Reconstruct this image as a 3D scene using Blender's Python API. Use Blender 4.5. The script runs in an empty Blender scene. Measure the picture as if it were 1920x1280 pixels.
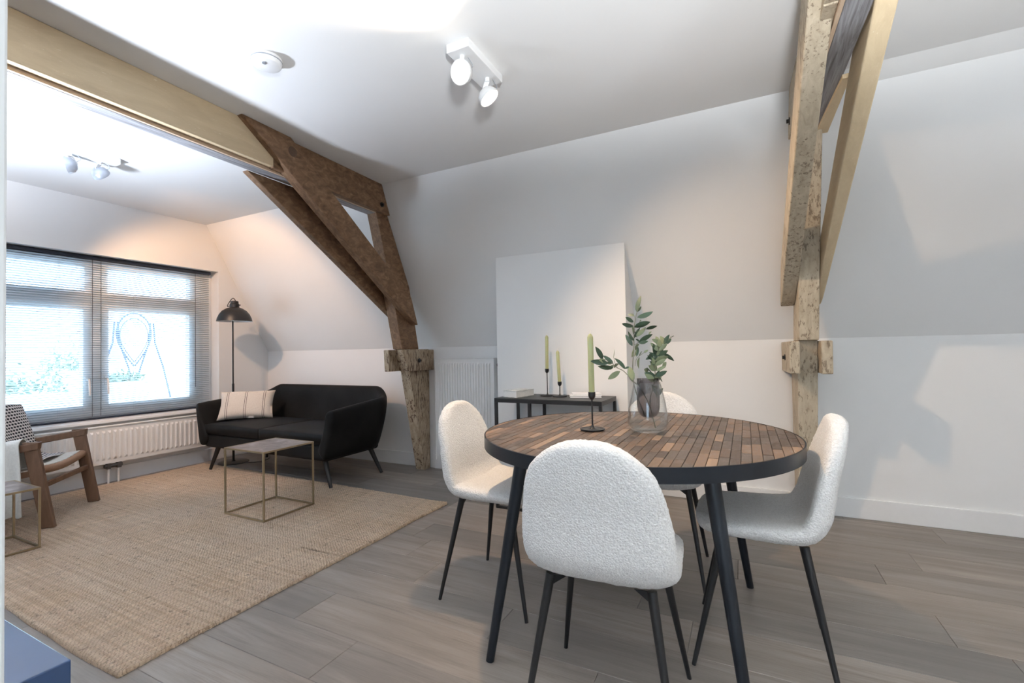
import bpy, math, random
import numpy as np
from mathutils import Matrix, Vector, noise

random.seed(7)
SC = bpy.context.scene
COL = SC.collection
# ------------------------------------------------------------------ camera
cam_d = bpy.data.cameras.new('camera')
cam = bpy.data.objects.new('camera', cam_d)
COL.objects.link(cam)
cam_d.sensor_width = 36.0
cam_d.lens = 870.18 * 36.0 / 1920.0
cam_d.clip_start = 0.02
cam.matrix_world = Matrix(((0.8931, 0.0253, 0.4491, 0.0),
                           (0.4495, -0.0105, -0.8932, 0.0),
                           (-0.0175, 0.9996, -0.0212, 1.12),
                           (0, 0, 0, 1)))
SC.camera = cam
# ------------------------------------------------------------------ world, lights, exposure
w = bpy.data.worlds.new('sky')
SC.world = w
w.use_nodes = True
bg = w.node_tree.nodes['Background']
bg.inputs['Color'].default_value = (0.62, 0.80, 1.0, 1)
bg.inputs['Strength'].default_value = 9.0
SC.view_settings.view_transform = 'Standard'
SC.view_settings.look = 'None'
SC.view_settings.exposure = 0.30
SC.view_settings.gamma = 1.0
SC.view_settings.use_curve_mapping = False
SC.cycles.use_denoising = True
SC.cycles.max_bounces = 10
SC.cycles.diffuse_bounces = 6
SC.cycles.transparent_max_bounces = 24
SC.cycles.sample_clamp_indirect = 6.0
SC.cycles.caustics_refractive = False
SC.cycles.caustics_reflective = False


def sky_portal(name, loc, target, sx, sy):
    """the opening of a window, told to the renderer as a portal for the sky light"""
    d = bpy.data.lights.new(name, 'AREA')
    d.shape = 'RECTANGLE'
    d.size, d.size_y = sx, sy
    d.cycles.is_portal = True
    o = bpy.data.objects.new(name, d)
    COL.objects.link(o)
    o.location = loc
    o.rotation_euler = (Vector(target) - Vector(loc)).to_track_quat('-Z', 'Y').to_euler()
    return o


sky_portal('window_portal', (-5.56, 1.62, 1.32), (0, 1.62, 1.32), 3.0, 1.5)
sky_portal('window_portal', (0.5, -2.56, 1.50), (0.5, 0, 1.50), 1.2, 1.2)


def spot(loc, direction, power, angle, blend=0.15, color=(1.0, 0.80, 0.60), r=0.025):
    d = bpy.data.lights.new('spot_lamp', 'SPOT')
    d.energy = power
    d.color = color
    d.spot_size = math.radians(angle)
    d.spot_blend = blend
    d.shadow_soft_size = r
    o = bpy.data.objects.new('spot_lamp', d)
    COL.objects.link(o)
    o.location = loc
    o.rotation_euler = Vector(direction).to_track_quat('-Z', 'Y').to_euler()
    return o


# lamps of the two ceiling spotlight bars
LR1, DR1 = Vector((-1.150, 1.82, 2.425)), Vector((-0.05, -1.0, -0.36)).normalized()
LR2, DR2 = Vector((-1.135, 2.03, 2.415)), Vector((0.58, 0.20, -0.88)).normalized()
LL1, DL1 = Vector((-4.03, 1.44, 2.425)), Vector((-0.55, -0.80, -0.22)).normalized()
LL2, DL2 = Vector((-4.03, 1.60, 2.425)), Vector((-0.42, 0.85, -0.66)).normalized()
WARM = (1.0, 0.70, 0.43)
spot(LR1 + DR1 * 0.03, DR1, 10, 126, .3)
spot(LR2 + DR2 * 0.03, DR2, 84, 120, .7, WARM)
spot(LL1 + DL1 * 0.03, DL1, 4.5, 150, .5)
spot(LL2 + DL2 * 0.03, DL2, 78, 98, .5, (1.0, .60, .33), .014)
# uplighters added out of view to brighten the ceiling (their lamp bodies are built further down)
UPS = ((Vector((.30, -.25, 1.50)), 380, (.93, .97, 1.0)), (Vector((-3.35, .22, 1.50)), 350, (.76, .85, 1.0)), (Vector((1.75, 1.55, 1.50)), 22, (.93, .97, 1.0)))
for up_, e_, c_ in UPS:
    spot(up_, (0, .05, 1), e_, 152 if up_.x > -2 else 150, .25 if up_.x > -2 else .45, c_, .12)


# ------------------------------------------------------------------ geometry helpers
class M:
    def __init__(s):
        s.v, s.f, s.mi = [], [], []

    def add(s, v, f, mi=0):
        n = len(s.v)
        s.v += [tuple(p) for p in v]
        s.f += [tuple(i + n for i in q) for q in f]
        s.mi += [mi] * len(f)
        return s

    def box(s, x0, x1, y0, y1, z0, z1, mi=0):
        v = [(x0, y0, z0), (x1, y0, z0), (x1, y1, z0), (x0, y1, z0), (x0, y0, z1), (x1, y0, z1), (x1, y1, z1), (x0, y1, z1)]
        return s.add(v, [(0, 3, 2, 1), (4, 5, 6, 7), (0, 1, 5, 4), (1, 2, 6, 5), (2, 3, 7, 6), (3, 0, 4, 7)], mi)

    def prism(s, poly, a, b, fn, mi=0):
        """poly: list of 2D points; fn(p, t) -> 3D, t in (a, b)"""
        n = len(poly)
        v = [fn(p, a) for p in poly] + [fn(p, b) for p in poly]
        f = [tuple(reversed(range(n))), tuple(range(n, 2 * n))]
        f += [(i, (i + 1) % n, n + (i + 1) % n, n + i) for i in range(n)]
        return s.add(v, f, mi)

    def beam(s, p, q, w, h, up=(0, 0, 1), mi=0):
        p, q = Vector(p), Vector(q)
        d = (q - p).normalized()
        a = d.cross(Vector(up))
        if a.length < 1e-4:
            a = d.cross(Vector((0, 1, 0)))
        a.normalize()
        b = a.cross(d).normalized()
        v = []
        for e in (p, q):
            for sa, sb in ((-1, -1), (1, -1), (1, 1), (-1, 1)):
                v.append(e + a * (sa * w / 2) + b * (sb * h / 2))
        return s.add(v, [(3, 2, 1, 0), (4, 5, 6, 7), (0, 1, 5, 4), (1, 2, 6, 5), (2, 3, 7, 6), (3, 0, 4, 7)], mi)

    def tube(s, pts, rad, n=12, mi=0, caps=True):
        pts = [Vector(p) for p in pts]
        if not hasattr(rad, '__len__'):
            rad = [rad] * len(pts)
        t0 = (pts[1] - pts[0]).normalized()
        a = t0.orthogonal().normalized()
        v, f = [], []
        for i, p in enumerate(pts):
            t = (pts[min(i + 1, len(pts) - 1)] - pts[max(i - 1, 0)]).normalized()
            a = (a - t * a.dot(t)).normalized()
            b = t.cross(a)
            for k in range(n):
                an = 2 * math.pi * k / n
                v.append(p + (a * math.cos(an) + b * math.sin(an)) * rad[i])
        for i in range(len(pts) - 1):
            for k in range(n):
                k2 = (k + 1) % n
                f.append((i * n + k, i * n + k2, (i + 1) * n + k2, (i + 1) * n + k))
        if caps:
            f.append(tuple(reversed(range(n))))
            f.append(tuple(range((len(pts) - 1) * n, len(pts) * n)))
        return s.add(v, f, mi)

    def lathe(s, prof, c=(0, 0, 0), n=40, mi=0, axis=None, caps=True):
        """prof: list of (r, h) along the axis"""
        c = Vector(c)
        rot = Vector((0, 0, 1)).rotation_difference(Vector(axis)) if axis is not None else None
        v, f = [], []
        for r, h in prof:
            for k in range(n):
                an = 2 * math.pi * k / n
                p = Vector((max(r, 1e-5) * math.cos(an), max(r, 1e-5) * math.sin(an), h))
                if rot:
                    p = rot @ p
                v.append(c + p)
        for i in range(len(prof) - 1):
            for k in range(n):
                k2 = (k + 1) % n
                f.append((i * n + k, i * n + k2, (i + 1) * n + k2, (i + 1) * n + k))
        caps = caps and prof[0] != prof[-1]
        if caps and prof[0][0] > 1e-4:
            f.append(tuple(reversed(range(n))))
        if caps and prof[-1][0] > 1e-4:
            f.append(tuple(range((len(prof) - 1) * n, len(prof) * n)))
        return s.add(v, f, mi)

    def grid(s, fn, nu, nv, mi=0, closed_v=False):
        v = [fn(i / (nu - 1), j / (nv - (0 if closed_v else 1))) for i in range(nu) for j in range(nv)]
        f = []
        for i in range(nu - 1):
            for j in range(nv if closed_v else nv - 1):
                j2 = (j + 1) % nv
                f.append((i * nv + j, (i + 1) * nv + j, (i + 1) * nv + j2, i * nv + j2))
        return s.add(v, f, mi)

    def mesh(s, name, mats, smooth=False, recalc=True, inv=None):
        me = bpy.data.meshes.new(name)
        v = s.v if inv is None else [tuple(inv @ Vector(p)) for p in s.v]
        me.from_pydata(v, [], s.f)
        if not isinstance(mats, (list, tuple)):
            mats = [mats]
        for m in mats:
            me.materials.append(m)
        if len(mats) > 1:
            me.polygons.foreach_set('material_index', s.mi)
        if recalc:
            import bmesh
            bm = bmesh.new()
            bm.from_mesh(me)
            bmesh.ops.recalc_face_normals(bm, faces=bm.faces)
            bm.to_mesh(me)
            bm.free()
        if smooth:
            me.shade_smooth()
            if smooth != 'all':
                me.set_sharp_from_angle(angle=math.radians(smooth if isinstance(smooth, (int, float)) and smooth > 1 else 40))
        me.update()
        return me


def obj(name, m, mats, parent=None, label=None, kind=None, smooth=False, bevel=0.0, inv=None, seg=2):
    me = m if isinstance(m, bpy.types.Mesh) else m.mesh(name, mats, smooth, inv=inv)
    o = bpy.data.objects.new(name, me)
    COL.objects.link(o)
    if parent is not None:
        o.parent = parent
    if label:
        o['label'] = label
    if kind:
        o['kind'] = kind
    if bevel:
        b = o.modifiers.new('bevel', 'BEVEL')
        b.width = bevel
        b.segments = seg
        b.limit_method = 'ANGLE'
        b.angle_limit = math.radians(35)
    return o


def tag(o, label, cat, group=None):
    o['label'] = label
    o['category'] = cat
    if group:
        o['group'] = group
    return o


class Thing:
    def __init__(s, name, label, cat, loc=(0, 0, 0), rz=0.0, group=None):
        s.e = bpy.data.objects.new(name, None)
        s.e.empty_display_size = 0.05
        COL.objects.link(s.e)
        s.e.location = loc
        s.e.rotation_euler = (0, 0, rz)
        tag(s.e, label, cat, group)
        s.inv = (Matrix.Translation(loc) @ Matrix.Rotation(rz, 4, 'Z')).inverted()

    def part(s, name, m, mats, world=True, under=None, **k):
        return obj(name, m, mats, parent=under or s.e, inv=s.inv if world else None, **k)


def copy_tree(o, parent=None):
    c = o.copy()
    COL.objects.link(c)
    c.parent = parent
    for ch in o.children:
        copy_tree(ch, c)
    return c


# ------------------------------------------------------------------ materials
class N:
    def __init__(s, name):
        s.m = bpy.data.materials.new(name)
        s.m.use_nodes = True
        s.t = s.m.node_tree
        s.b = s.t.nodes['Principled BSDF']
        s.out = s.t.nodes['Material Output']

    def n(s, typ, **k):
        nd = s.t.nodes.new(typ)
        for a, b in k.items():
            if a.startswith('_'):
                nd.inputs[a[1:].replace('_', ' ')].default_value = b
            else:
                setattr(nd, a, b)
        return nd

    def l(s, a, b):
        s.t.links.new(a, b)

    def coords(s, scale=(1, 1, 1), kind='Object', rnd=0.0, rot=(0, 0, 0)):
        tc = s.n('ShaderNodeTexCoord')
        mp = s.n('ShaderNodeMapping')
        mp.inputs['Scale'].default_value = scale
        mp.inputs['Rotation'].default_value = rot
        s.l(tc.outputs[kind], mp.inputs['Vector'])
        if rnd:
            oi = s.n('ShaderNodeObjectInfo')
            mu = s.n('ShaderNodeMath', operation='MULTIPLY')
            mu.inputs[1].default_value = rnd
            s.l(oi.outputs['Random'], mu.inputs[0])
            cx = s.n('ShaderNodeCombineXYZ')
            for i in range(3):
                s.l(mu.outputs[0], cx.inputs[i])
            s.l(cx.outputs[0], mp.inputs['Location'])
        return mp.outputs[0]

    def noise(s, vec, scale, detail=4, rough=0.55, dist=0.0):
        nd = s.n('ShaderNodeTexNoise')
        nd.inputs['Scale'].default_value = scale
        nd.inputs['Detail'].default_value = detail
        nd.inputs['Roughness'].default_value = rough
        nd.inputs['Distortion'].default_value = dist
        s.l(vec, nd.inputs['Vector'])
        return nd.outputs['Fac']

    def ramp(s, fac, stops, interp='LINEAR'):
        r = s.n('ShaderNodeValToRGB')
        r.color_ramp.interpolation = interp
        el = r.color_ramp.elements
        while len(el) < len(stops):
            el.new(0.5)
        for e, (p, c) in zip(el, stops):
            e.position = p
            e.color = (*c, 1) if len(c) == 3 else c
        s.l(fac, r.inputs[0])
        return r.outputs[0]

    def mix(s, fac, a, b, typ='MIX'):
        mx = s.n('ShaderNodeMix', data_type='RGBA', blend_type=typ)
        if isinstance(fac, (int, float)):
            mx.inputs[0].default_value = fac
        else:
            s.l(fac, mx.inputs[0])
        for sock, c in ((mx.inputs[6], a), (mx.inputs[7], b)):
            if isinstance(c, tuple):
                sock.default_value = (*c, 1) if len(c) == 3 else c
            else:
                s.l(c, sock)
        return mx.outputs[2]

    def math(s, op, a, b=None):
        nd = s.n('ShaderNodeMath', operation=op)
        for i, x in enumerate((a, b)):
            if x is None:
                continue
            if isinstance(x, (int, float)):
                nd.inputs[i].default_value = x
            else:
                s.l(x, nd.inputs[i])
        return nd.outputs[0]

    def bump(s, h, strength=0.3, dist=0.01, prev=None):
        b = s.n('ShaderNodeBump')
        b.inputs['Strength'].default_value = strength
        b.inputs['Distance'].default_value = dist
        s.l(h, b.inputs['Height'])
        if prev is not None:
            s.l(prev, b.inputs['Normal'])
        s.l(b.outputs[0], s.b.inputs['Normal'])
        return b.outputs[0]

    def set(s, color=None, rough=None, metal=None, **k):
        for nm, v in (('Base Color', color), ('Roughness', rough), ('Metallic', metal)):
            if v is None:
                continue
            if isinstance(v, (tuple, float, int)):
                s.b.inputs[nm].default_value = (*v, 1) if isinstance(v, tuple) else v
            else:
                s.l(v, s.b.inputs[nm])
        for a, v in k.items():
            s.b.inputs[a.replace('_', ' ')].default_value = v
        return s


def m_plain(name, c, rough=0.5, metal=0.0, nscale=30, var=0.08, bump=0.0, **k):
    m = N(name)
    v = m.coords()
    f = m.noise(v, nscale, 4)
    c2 = tuple(x * (1 - var) for x in c)
    m.set(m.ramp(f, [(0.3, c2), (0.7, c)]), rough, metal, **k)
    if bump:
        m.bump(f, bump, 0.002)
    return m.m


def m_wall():
    m = N('white_plaster_paint')
    v = m.coords()
    f = m.noise(v, 220, 3)
    g = m.noise(v, 1.3, 2)
    m.set(m.ramp(g, [(0.3, (0.775, 0.775, 0.77)), (0.7, (0.80, 0.80, 0.80))]), 0.75)
    m.bump(f, 0.12, 0.002)
    return m.m


def m_floor():
    m = N('grey_oak_plank')
    v = m.coords((0.7, 9, 9), rnd=37.0)
    g = m.noise(v, 2.2, 7, 0.62, 0.5)
    v2 = m.coords((3, 90, 30), rnd=11.0)
    g2 = m.noise(v2, 2.4, 4, 0.7)
    v3 = m.coords((0.9, 3.4, 1), rnd=53.0)
    g3 = m.noise(v3, 1.4, 2, 0.5)
    base = m.ramp(g, [(0.30, (0.140, 0.117, 0.101)), (0.5, (0.205, 0.177, 0.157)), (0.72, (0.285, 0.252, 0.226))])
    c = m.mix(m.ramp(g2, [(0.42, (0.0, 0, 0)), (0.60, (0.5, 0.5, 0.5))]), base, (0.28, 0.250, 0.226))
    c = m.mix(m.ramp(g3, [(0.40, (0.5, 0.5, 0.5)), (0.62, (0, 0, 0))]), c, (0.145, 0.128, 0.114))
    oi = m.n('ShaderNodeObjectInfo')
    hv = m.n('ShaderNodeHueSaturation')
    m.l(c, hv.inputs['Color'])
    val = m.math('MULTIPLY_ADD', oi.outputs['Random'], 0.36)
    val.node.inputs[2].default_value = 0.84
    m.l(val, hv.inputs['Value'])
    sat = m.math('MULTIPLY_ADD', oi.outputs['Random'], 0.3)
    sat.node.inputs[2].default_value = 0.9
    m.l(sat, hv.inputs['Saturation'])
    m.set(hv.outputs[0], m.ramp(g2, [(0.3, (0.42,) * 3), (0.7, (0.55,) * 3)]))
    m.bump(m.math('ADD', g2, g), 0.10, 0.002)
    return m.m


def m_rug():
    m = N('braided_jute')
    tc = m.n('ShaderNodeTexCoord')
    sp = m.n('ShaderNodeSeparateXYZ')
    m.l(tc.outputs['Object'], sp.inputs[0])
    wob = m.noise(tc.outputs['Object'], 26, 4, .7)
    wb = m.math('MULTIPLY', wob, 0.02)
    x = m.math('ADD', sp.outputs[0], wb)
    # rows run along y, 11.5 mm apart; knots 17 mm long, staggered row by row
    rowf = m.math('MULTIPLY', x, 1 / 0.0115)
    row = m.math('FLOOR', rowf)
    fx = m.math('FRACT', rowf)
    px = m.math('SINE', m.math('MULTIPLY', fx, math.pi))
    yy = m.math('ADD', m.math('ADD', sp.outputs[1], m.math('MULTIPLY', wob, 0.03)), m.math('MULTIPLY', m.math('FRACT', m.math('MULTIPLY', row, 0.5)), 0.017))
    fy = m.math('FRACT', m.math('MULTIPLY', m.math('ADD', yy, m.math('MULTIPLY', fx, 0.006)), 1 / 0.017))
    py = m.math('SINE', m.math('MULTIPLY', fy, math.pi))
    h = m.math('POWER', m.math('MULTIPLY', px, py), 0.5)
    lump = m.noise(m.coords((1, .55, 1)), 120, 3, .7)
    h = m.math('MULTIPLY', h, m.math('MULTIPLY_ADD', lump, 1.5))
    h.node.inputs[1].default_value = 1.0
    fine = m.noise(m.coords((1, 1, 1)), 420, 3)
    vr = m.coords((1.2, 60, 1))
    cross = m.noise(vr, 1.0, 3)
    vr2 = m.coords((60, 1.6, 1))
    cross2 = m.noise(vr2, 1.0, 3)
    mac = m.noise(m.coords((1, 1, 1)), 2.3, 4)
    col = m.mix(m.ramp(cross, [(0.38, (0, 0, 0)), (0.62, (1, 1, 1))]), (0.72, 0.50, 0.32), (0.95, 0.74, 0.54))
    col = m.mix(m.ramp(cross2, [(0.38, (0.45,) * 3), (0.62, (0, 0, 0))]), col, (0.48, 0.34, 0.22))
    col = m.mix(m.ramp(mac, [(0.4, (0, 0, 0)), (0.66, (0.35,) * 3)]), col, (0.84, 0.70, 0.58))
    spk = m.noise(m.coords(), 38, 2)
    col = m.mix(m.ramp(spk, [(0.62, (0, 0, 0)), (0.72, (0.75,) * 3)]), col, (0.27, 0.17, 0.10))
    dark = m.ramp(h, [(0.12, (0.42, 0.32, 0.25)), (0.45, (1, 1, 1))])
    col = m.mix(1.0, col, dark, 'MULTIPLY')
    col = m.mix(m.math('MULTIPLY', fine, 0.35), col, (0.92, 0.69, 0.49))
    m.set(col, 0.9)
    hh = m.math('ADD', h, m.math('MULTIPLY', fine, 0.35))
    m.bump(hh, 1.0, 0.009)
    return m.m


def m_timber(name, base, dark, light=None, grain=(9, 1.2, 9), chips=None, chip_lo=0.60, rough=0.7, seedy=0.0, scr=None):
    m = N(name)
    v = m.coords(grain)
    v.node.inputs['Location'].default_value = (seedy, seedy * 2, seedy)
    g = m.noise(v, 3.0, 7, 0.65, 0.8)
    col = m.ramp(g, [(0.30, dark), (0.55, base), (0.8, light or base)])
    if chips:
        v2 = m.coords((grain[0] * 0.9, grain[1] * 2.0, grain[2] * 0.9))
        c = m.noise(v2, 6.0, 8, 0.75)
        big = m.noise(m.coords(), 3.5, 3)
        cc = m.math('ADD', m.math('MULTIPLY', c, 0.75), m.math('MULTIPLY', big, 0.25))
        col = m.mix(m.ramp(cc, [(chip_lo - 0.015, (0, 0, 0)), (chip_lo + 0.015, (1, 1, 1))]), col, chips)
    if scr:
        v3 = m.coords((grain[0] * 3.0, grain[1] * 1.5, grain[2] * 3.0))
        v3.node.inputs['Rotation'].default_value = (0.2, 0, 0)
        s_ = m.noise(v3, 9.0, 5, 0.8)
        col = m.mix(m.ramp(s_, [(0.64, (0, 0, 0)), (0.67, (1, 1, 1))]), col, scr)
    m.set(col, rough)
    m.bump(g, 0.35, 0.004)
    return m.m


def m_boucle():
    m = N('cream_boucle')
    v = m.coords()
    f = m.noise(v, 150, 3, 0.7, 1.0)
    vo = m.n('ShaderNodeTexVoronoi')
    vo.inputs['Scale'].default_value = 170
    m.l(v, vo.inputs['Vector'])
    hgt = m.math('SUBTRACT', f, m.math('MULTIPLY', vo.outputs['Distance'], 0.8))
    m.set(m.ramp(f, [(0.3, (0.72, 0.695, 0.665)), (0.6, (0.90, 0.88, 0.855))]), 0.95, Sheen_Weight=0.25)
    m.bump(hgt, 0.8, 0.004)
    return m.m


def m_velvet():
    m = N('black_velvet')
    f = m.noise(m.coords(), 5, 4)
    m.set(m.ramp(f, [(0.3, (0.006, 0.0058, 0.0055)), (0.7, (0.013, 0.0126, 0.012))]), 0.6, Sheen_Weight=0.05, Sheen_Roughness=0.3)
    m.b.inputs['Sheen Tint'].default_value = (0.35, 0.45, 0.6, 1)
    m.b.inputs['Specular IOR Level'].default_value = 0.12
    return m.m


def m_glass(name, tint=(1, 1, 1), dens=0.0, ior=1.45):
    """thin glass: lets light straight through and mirrors at grazing angles"""
    m = N(name)
    tr = m.n('ShaderNodeBsdfTransparent')
    tr.inputs[0].default_value = (*tint, 1)
    gl = m.n('ShaderNodeBsdfGlossy')
    gl.inputs['Roughness'].default_value = 0.03
    lw = m.n('ShaderNodeLayerWeight')
    lw.inputs['Blend'].default_value = 0.5
    fr = m.math('MULTIPLY_ADD', m.math('POWER', lw.outputs['Facing'], 2.6), 0.75).node
    fr.inputs[2].default_value = 0.035
    mx = m.n('ShaderNodeMixShader')
    m.l(fr.outputs[0], mx.inputs[0])
    m.l(tr.outputs[0], mx.inputs[1])
    m.l(gl.outputs[0], mx.inputs[2])
    m.l(mx.outputs[0], m.out.inputs['Surface'])
    m.t.nodes.remove(m.b)
    return m.m


def m_emit(name, c, s):
    m = N(name)
    m.set((0.8, 0.8, 0.8), 0.5)
    m.b.inputs['Emission Color'].default_value = (*c, 1)
    m.b.inputs['Emission Strength'].default_value = s
    return m.m


WALL = m_wall()
FLOOR = m_floor()
TRIM = m_plain('white_gloss_trim', (0.80, 0.80, 0.80), 0.35, var=0.02)
GREYTRIM = m_plain('grey_window_paint', (0.80, 0.82, 0.84), 0.4, var=0.03)
BLACK = m_plain('black_powder_metal', (0.010, 0.010, 0.011), 0.42, 0.0, 60, 0.3)
RIM = m_plain('blackened_steel_band', (0.016, 0.020, 0.027), 0.36, 0.3, 8, 0.35)
BRASS = m_plain('brushed_brass', (0.40, 0.31, 0.19), 0.38, 0.75, 20, 0.15)
RAD = m_plain('white_radiator_enamel', (0.80, 0.80, 0.79), 0.35, var=0.02)
SLAT = m_plain('white_blind_slat', (0.62, 0.68, 0.72), 0.45, var=0.04)
DARKRAIL = m_plain('dark_blind_rail', (0.012, 0.018, 0.035), 0.4, var=0.1)
BOUCLE = m_boucle()
VELVET = m_velvet()
KHAKI = m_timber('khaki_painted_timber', (0.62, 0.49, 0.315), (0.55, 0.425, 0.27), (0.68, 0.55, 0.37), grain=(5, 1.0, 5), scr=(0.78, 0.70, 0.54))
KHAKI_D = m_timber('flaking_khaki_timber', (0.45, 0.375, 0.275), (0.35, 0.285, 0.20), (0.54, 0.46, 0.35), grain=(11, 6, 2.6), chips=(0.19, 0.145, 0.10), chip_lo=0.556)
FLAKE = m_timber('flaked_post_timber', (0.42, 0.33, 0.23), (0.27, 0.19, 0.12), (0.54, 0.44, 0.33), grain=(9, 8, 2.6), chips=(0.10, 0.055, 0.03), chip_lo=0.535)
BROWN = m_timber('stripped_brown_timber', (0.215, 0.120, 0.062), (0.095, 0.048, 0.023), (0.34, 0.215, 0.125), grain=(14, 5, 9), chips=(0.36, 0.28, 0.19), chip_lo=0.66)
BROWN_D = m_timber('dark_brown_timber', (0.10, 0.058, 0.035), (0.05, 0.028, 0.017), (0.15, 0.092, 0.058), grain=(8, 6, 1.3))
GREYW = m_timber('weathered_grey_timber', (0.34, 0.34, 0.36), (0.12, 0.11, 0.11), (0.46, 0.46, 0.48), grain=(16, 0.9, 16))
LATH = m_timber('pale_pine_lath', (0.60, 0.46, 0.33), (0.52, 0.38, 0.26), (0.68, 0.54, 0.40))
OAK = m_timber('stained_brown_wood', (0.150, 0.080, 0.045), (0.10, 0.052, 0.028), (0.19, 0.108, 0.062), grain=(8, 8, 1.5), rough=0.5)
CORD = m_plain('woven_paper_cord', (0.62, 0.58, 0.52), 0.9, 0, 200, 0.25, 0.5)
CORDBR = m_plain('brown_paper_cord', (0.30, 0.17, 0.10), 0.9, 0, 200, 0.25, 0.5)
LEAF = m_plain('olive_leaf_green', (0.065, 0.115, 0.065), 0.5, 0, 25, 0.45)
LEAF2 = m_plain('olive_leaf_pale', (0.26, 0.30, 0.17), 0.55, 0, 25, 0.4)
STEM = m_plain('olive_stem', (0.25, 0.24, 0.17), 0.7, 0, 60, 0.3)
CANDLE = m_plain('sage_green_wax', (0.40, 0.42, 0.215), 0.5, 0, 40, 0.05, Subsurface_Weight=0.15)
WICK = m_plain('white_wick', (0.85, 0.82, 0.75), 0.8)
GLASSM = m_glass('clear_glass', (.955, .965, .965))
SMOKE = m_glass('smoked_glass', (0.66, 0.63, 0.63))
PANE = m_glass('window_glass', (0.98, 1.0, 1.0), ior=1.3)
STONE = m_plain('pale_paving', (0.72, 0.72, 0.70), 0.8, 0, 4, 0.12)
BULB = m_emit('lit_lamp_glass', (1.0, 0.90, 0.76), 14.0)
LAMPIN = m_plain('white_lamp_inside', (0.8, 0.8, 0.8), 0.4)
LAMPW = m_plain('white_lamp_metal', (0.78, 0.78, 0.78), 0.4, var=0.02)
LAMPG = m_plain('grey_lamp_reflector', (0.42, 0.45, 0.50), 0.3, 0.5)
DESKM = m_plain('dark_tabletop_sky_tint', (0.035, 0.075, 0.17), 0.25, 0, 6, 0.15)  # dark top; blue of the mirrored sky is put into its colour
RUG = m_rug()

# ------------------------------------------------------------------ room shell
XL, XR, YB, YF, ZC, ZK = -5.19, 2.5, 3.71, -2.2, 2.546, 1.17


def slope_y(z):
    return YB - (z - ZK) * 0.5233


fl = obj('floor', M().box(-5.7, XR + .3, YF - .3, YB + .3, -0.12, -0.012), m_plain('floor_screed', (0.05, 0.045, 0.04), 0.9), kind='structure')
PW, PL = 0.2295, 1.26
plank_cache = {}
plank_joint = {1.129: -1.38, 1.358: -1.745, 1.817: -1.48, 2.276: -1.85, 2.735: 0.56, 3.194: 0.12, 3.424: 0.975}


def plank_mesh(L, W):
    k = (round(L, 2), round(W, 3))
    if k not in plank_cache:
        g = 0.0006
        b = 0.0012
        x0, x1, y0, y1 = g, L - g, g, W - g
        v = [(x0, y0, -.012), (x1, y0, -.012), (x1, y1, -.012), (x0, y1, -.012),
             (x0, y0, -b), (x1, y0, -b), (x1, y1, -b), (x0, y1, -b),
             (x0 + b, y0 + b, 0), (x1 - b, y0 + b, 0), (x1 - b, y1 - b, 0), (x0 + b, y1 - b, 0)]
        f = [(0, 3, 2, 1), (0, 1, 5, 4), (1, 2, 6, 5), (2, 3, 7, 6), (3, 0, 4, 7), (4, 5, 9, 8), (5, 6, 10, 9), (6, 7, 11, 10), (7, 4, 8, 11), (8, 9, 10, 11)]
        plank_cache[k] = M().add(v, f).mesh('plank', FLOOR)
    return plank_cache[k]


row = -15
while True:
    y = 1.129 + row * PW
    row += 1
    if y + PW < YF + .02:
        continue
    if y > YB - .02:
        break
    y0, y1 = max(y, YF), min(y + PW, YB)
    j = None
    for k_, v_ in plank_joint.items():
        if abs(k_ - y) < 0.02:
            j = v_
    if j is None:
        j = random.uniform(-1.2, 0)
    x = j - PL * math.ceil((j - XL) / PL)
    while x < XR - .02:
        xa, xb = max(x, XL), min(x + PL, XR)
        if xb - xa > 0.03:
            p = obj('plank', plank_mesh(xb - xa, y1 - y0), None, parent=fl)
            p.location = (xa, y0, 0)
        x += PL

obj('ceiling', M().box(-5.7, XR + .3, YF - .3, slope_y(ZC) + .3, ZC, ZC + .2), WALL, kind='structure')
fnx = lambda p, t: (t, p[0], p[1])
obj('wall_slope', M().prism([(slope_y(ZC + .15), ZC + .15), (YB, ZK), (YB + .25, ZK), (slope_y(ZC + .15) + .25, ZC + .15)], -5.7, XR + .3, fnx), WALL, kind='structure')
obj('wall_back', M().box(-5.7, XR + .3, YB, YB + .2, -.1, ZK), WALL, kind='structure')
# window wall with its opening
WY0, WY1, WZ0, WZ1 = 0.115, 3.12, 0.545, 2.055
wl = M()
wl.box(-5.5, XL, YF - .2, WY0, -.1, ZC + .1)
wl.box(-5.5, XL, WY1, YB + .1, -.1, ZC + .1)
wl.box(-5.5, XL, WY0, WY1, -.1, WZ0)
wl.box(-5.5, XL, WY0, WY1, WZ1, ZC + .1)
obj('wall_left', wl, WALL, kind='structure')
wf = M()
wf.box(XL - .3, -.1, YF - .25, YF, -.1, ZC + .1)
wf.box(1.1, XR + .2, YF - .25, YF, -.1, ZC + .1)
wf.box(-.1, 1.1, YF - .25, YF, -.1, .9)
wf.box(-.1, 1.1, YF - .25, YF, 2.1, ZC + .1)
obj('wall_front', wf, WALL, kind='structure')
wr = M().box(XR, XR + .25, YF - .2, YB + .2, -.1, ZC + .1)
obj('wall_right', wr, WALL, kind='structure')
wt = m_plain('bluish_white_door_post', (0.80, 0.83, 0.85), 0.5, var=0.02)
obj('wall_partition', M().box(-.66, -.505, YF, .1435, 0, ZC), wt, kind='structure', bevel=.002)
# chimney breast below the slope
obj('trim_1', M().prism([(2.90, ZC + .01), (2.90, ZC), (3.02, 2.497), (3.06, 2.52)], .44, XR, fnx), WALL, kind='structure')
CY = 3.335
obj('wall_chimney', M().prism([(CY, -.02), (CY, ZK + (YB - CY) / .5233 + .01), (YB, ZK + .005), (YB, -.02)], -1.816, -.76, fnx), WALL, kind='structure', bevel=.003)


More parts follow.
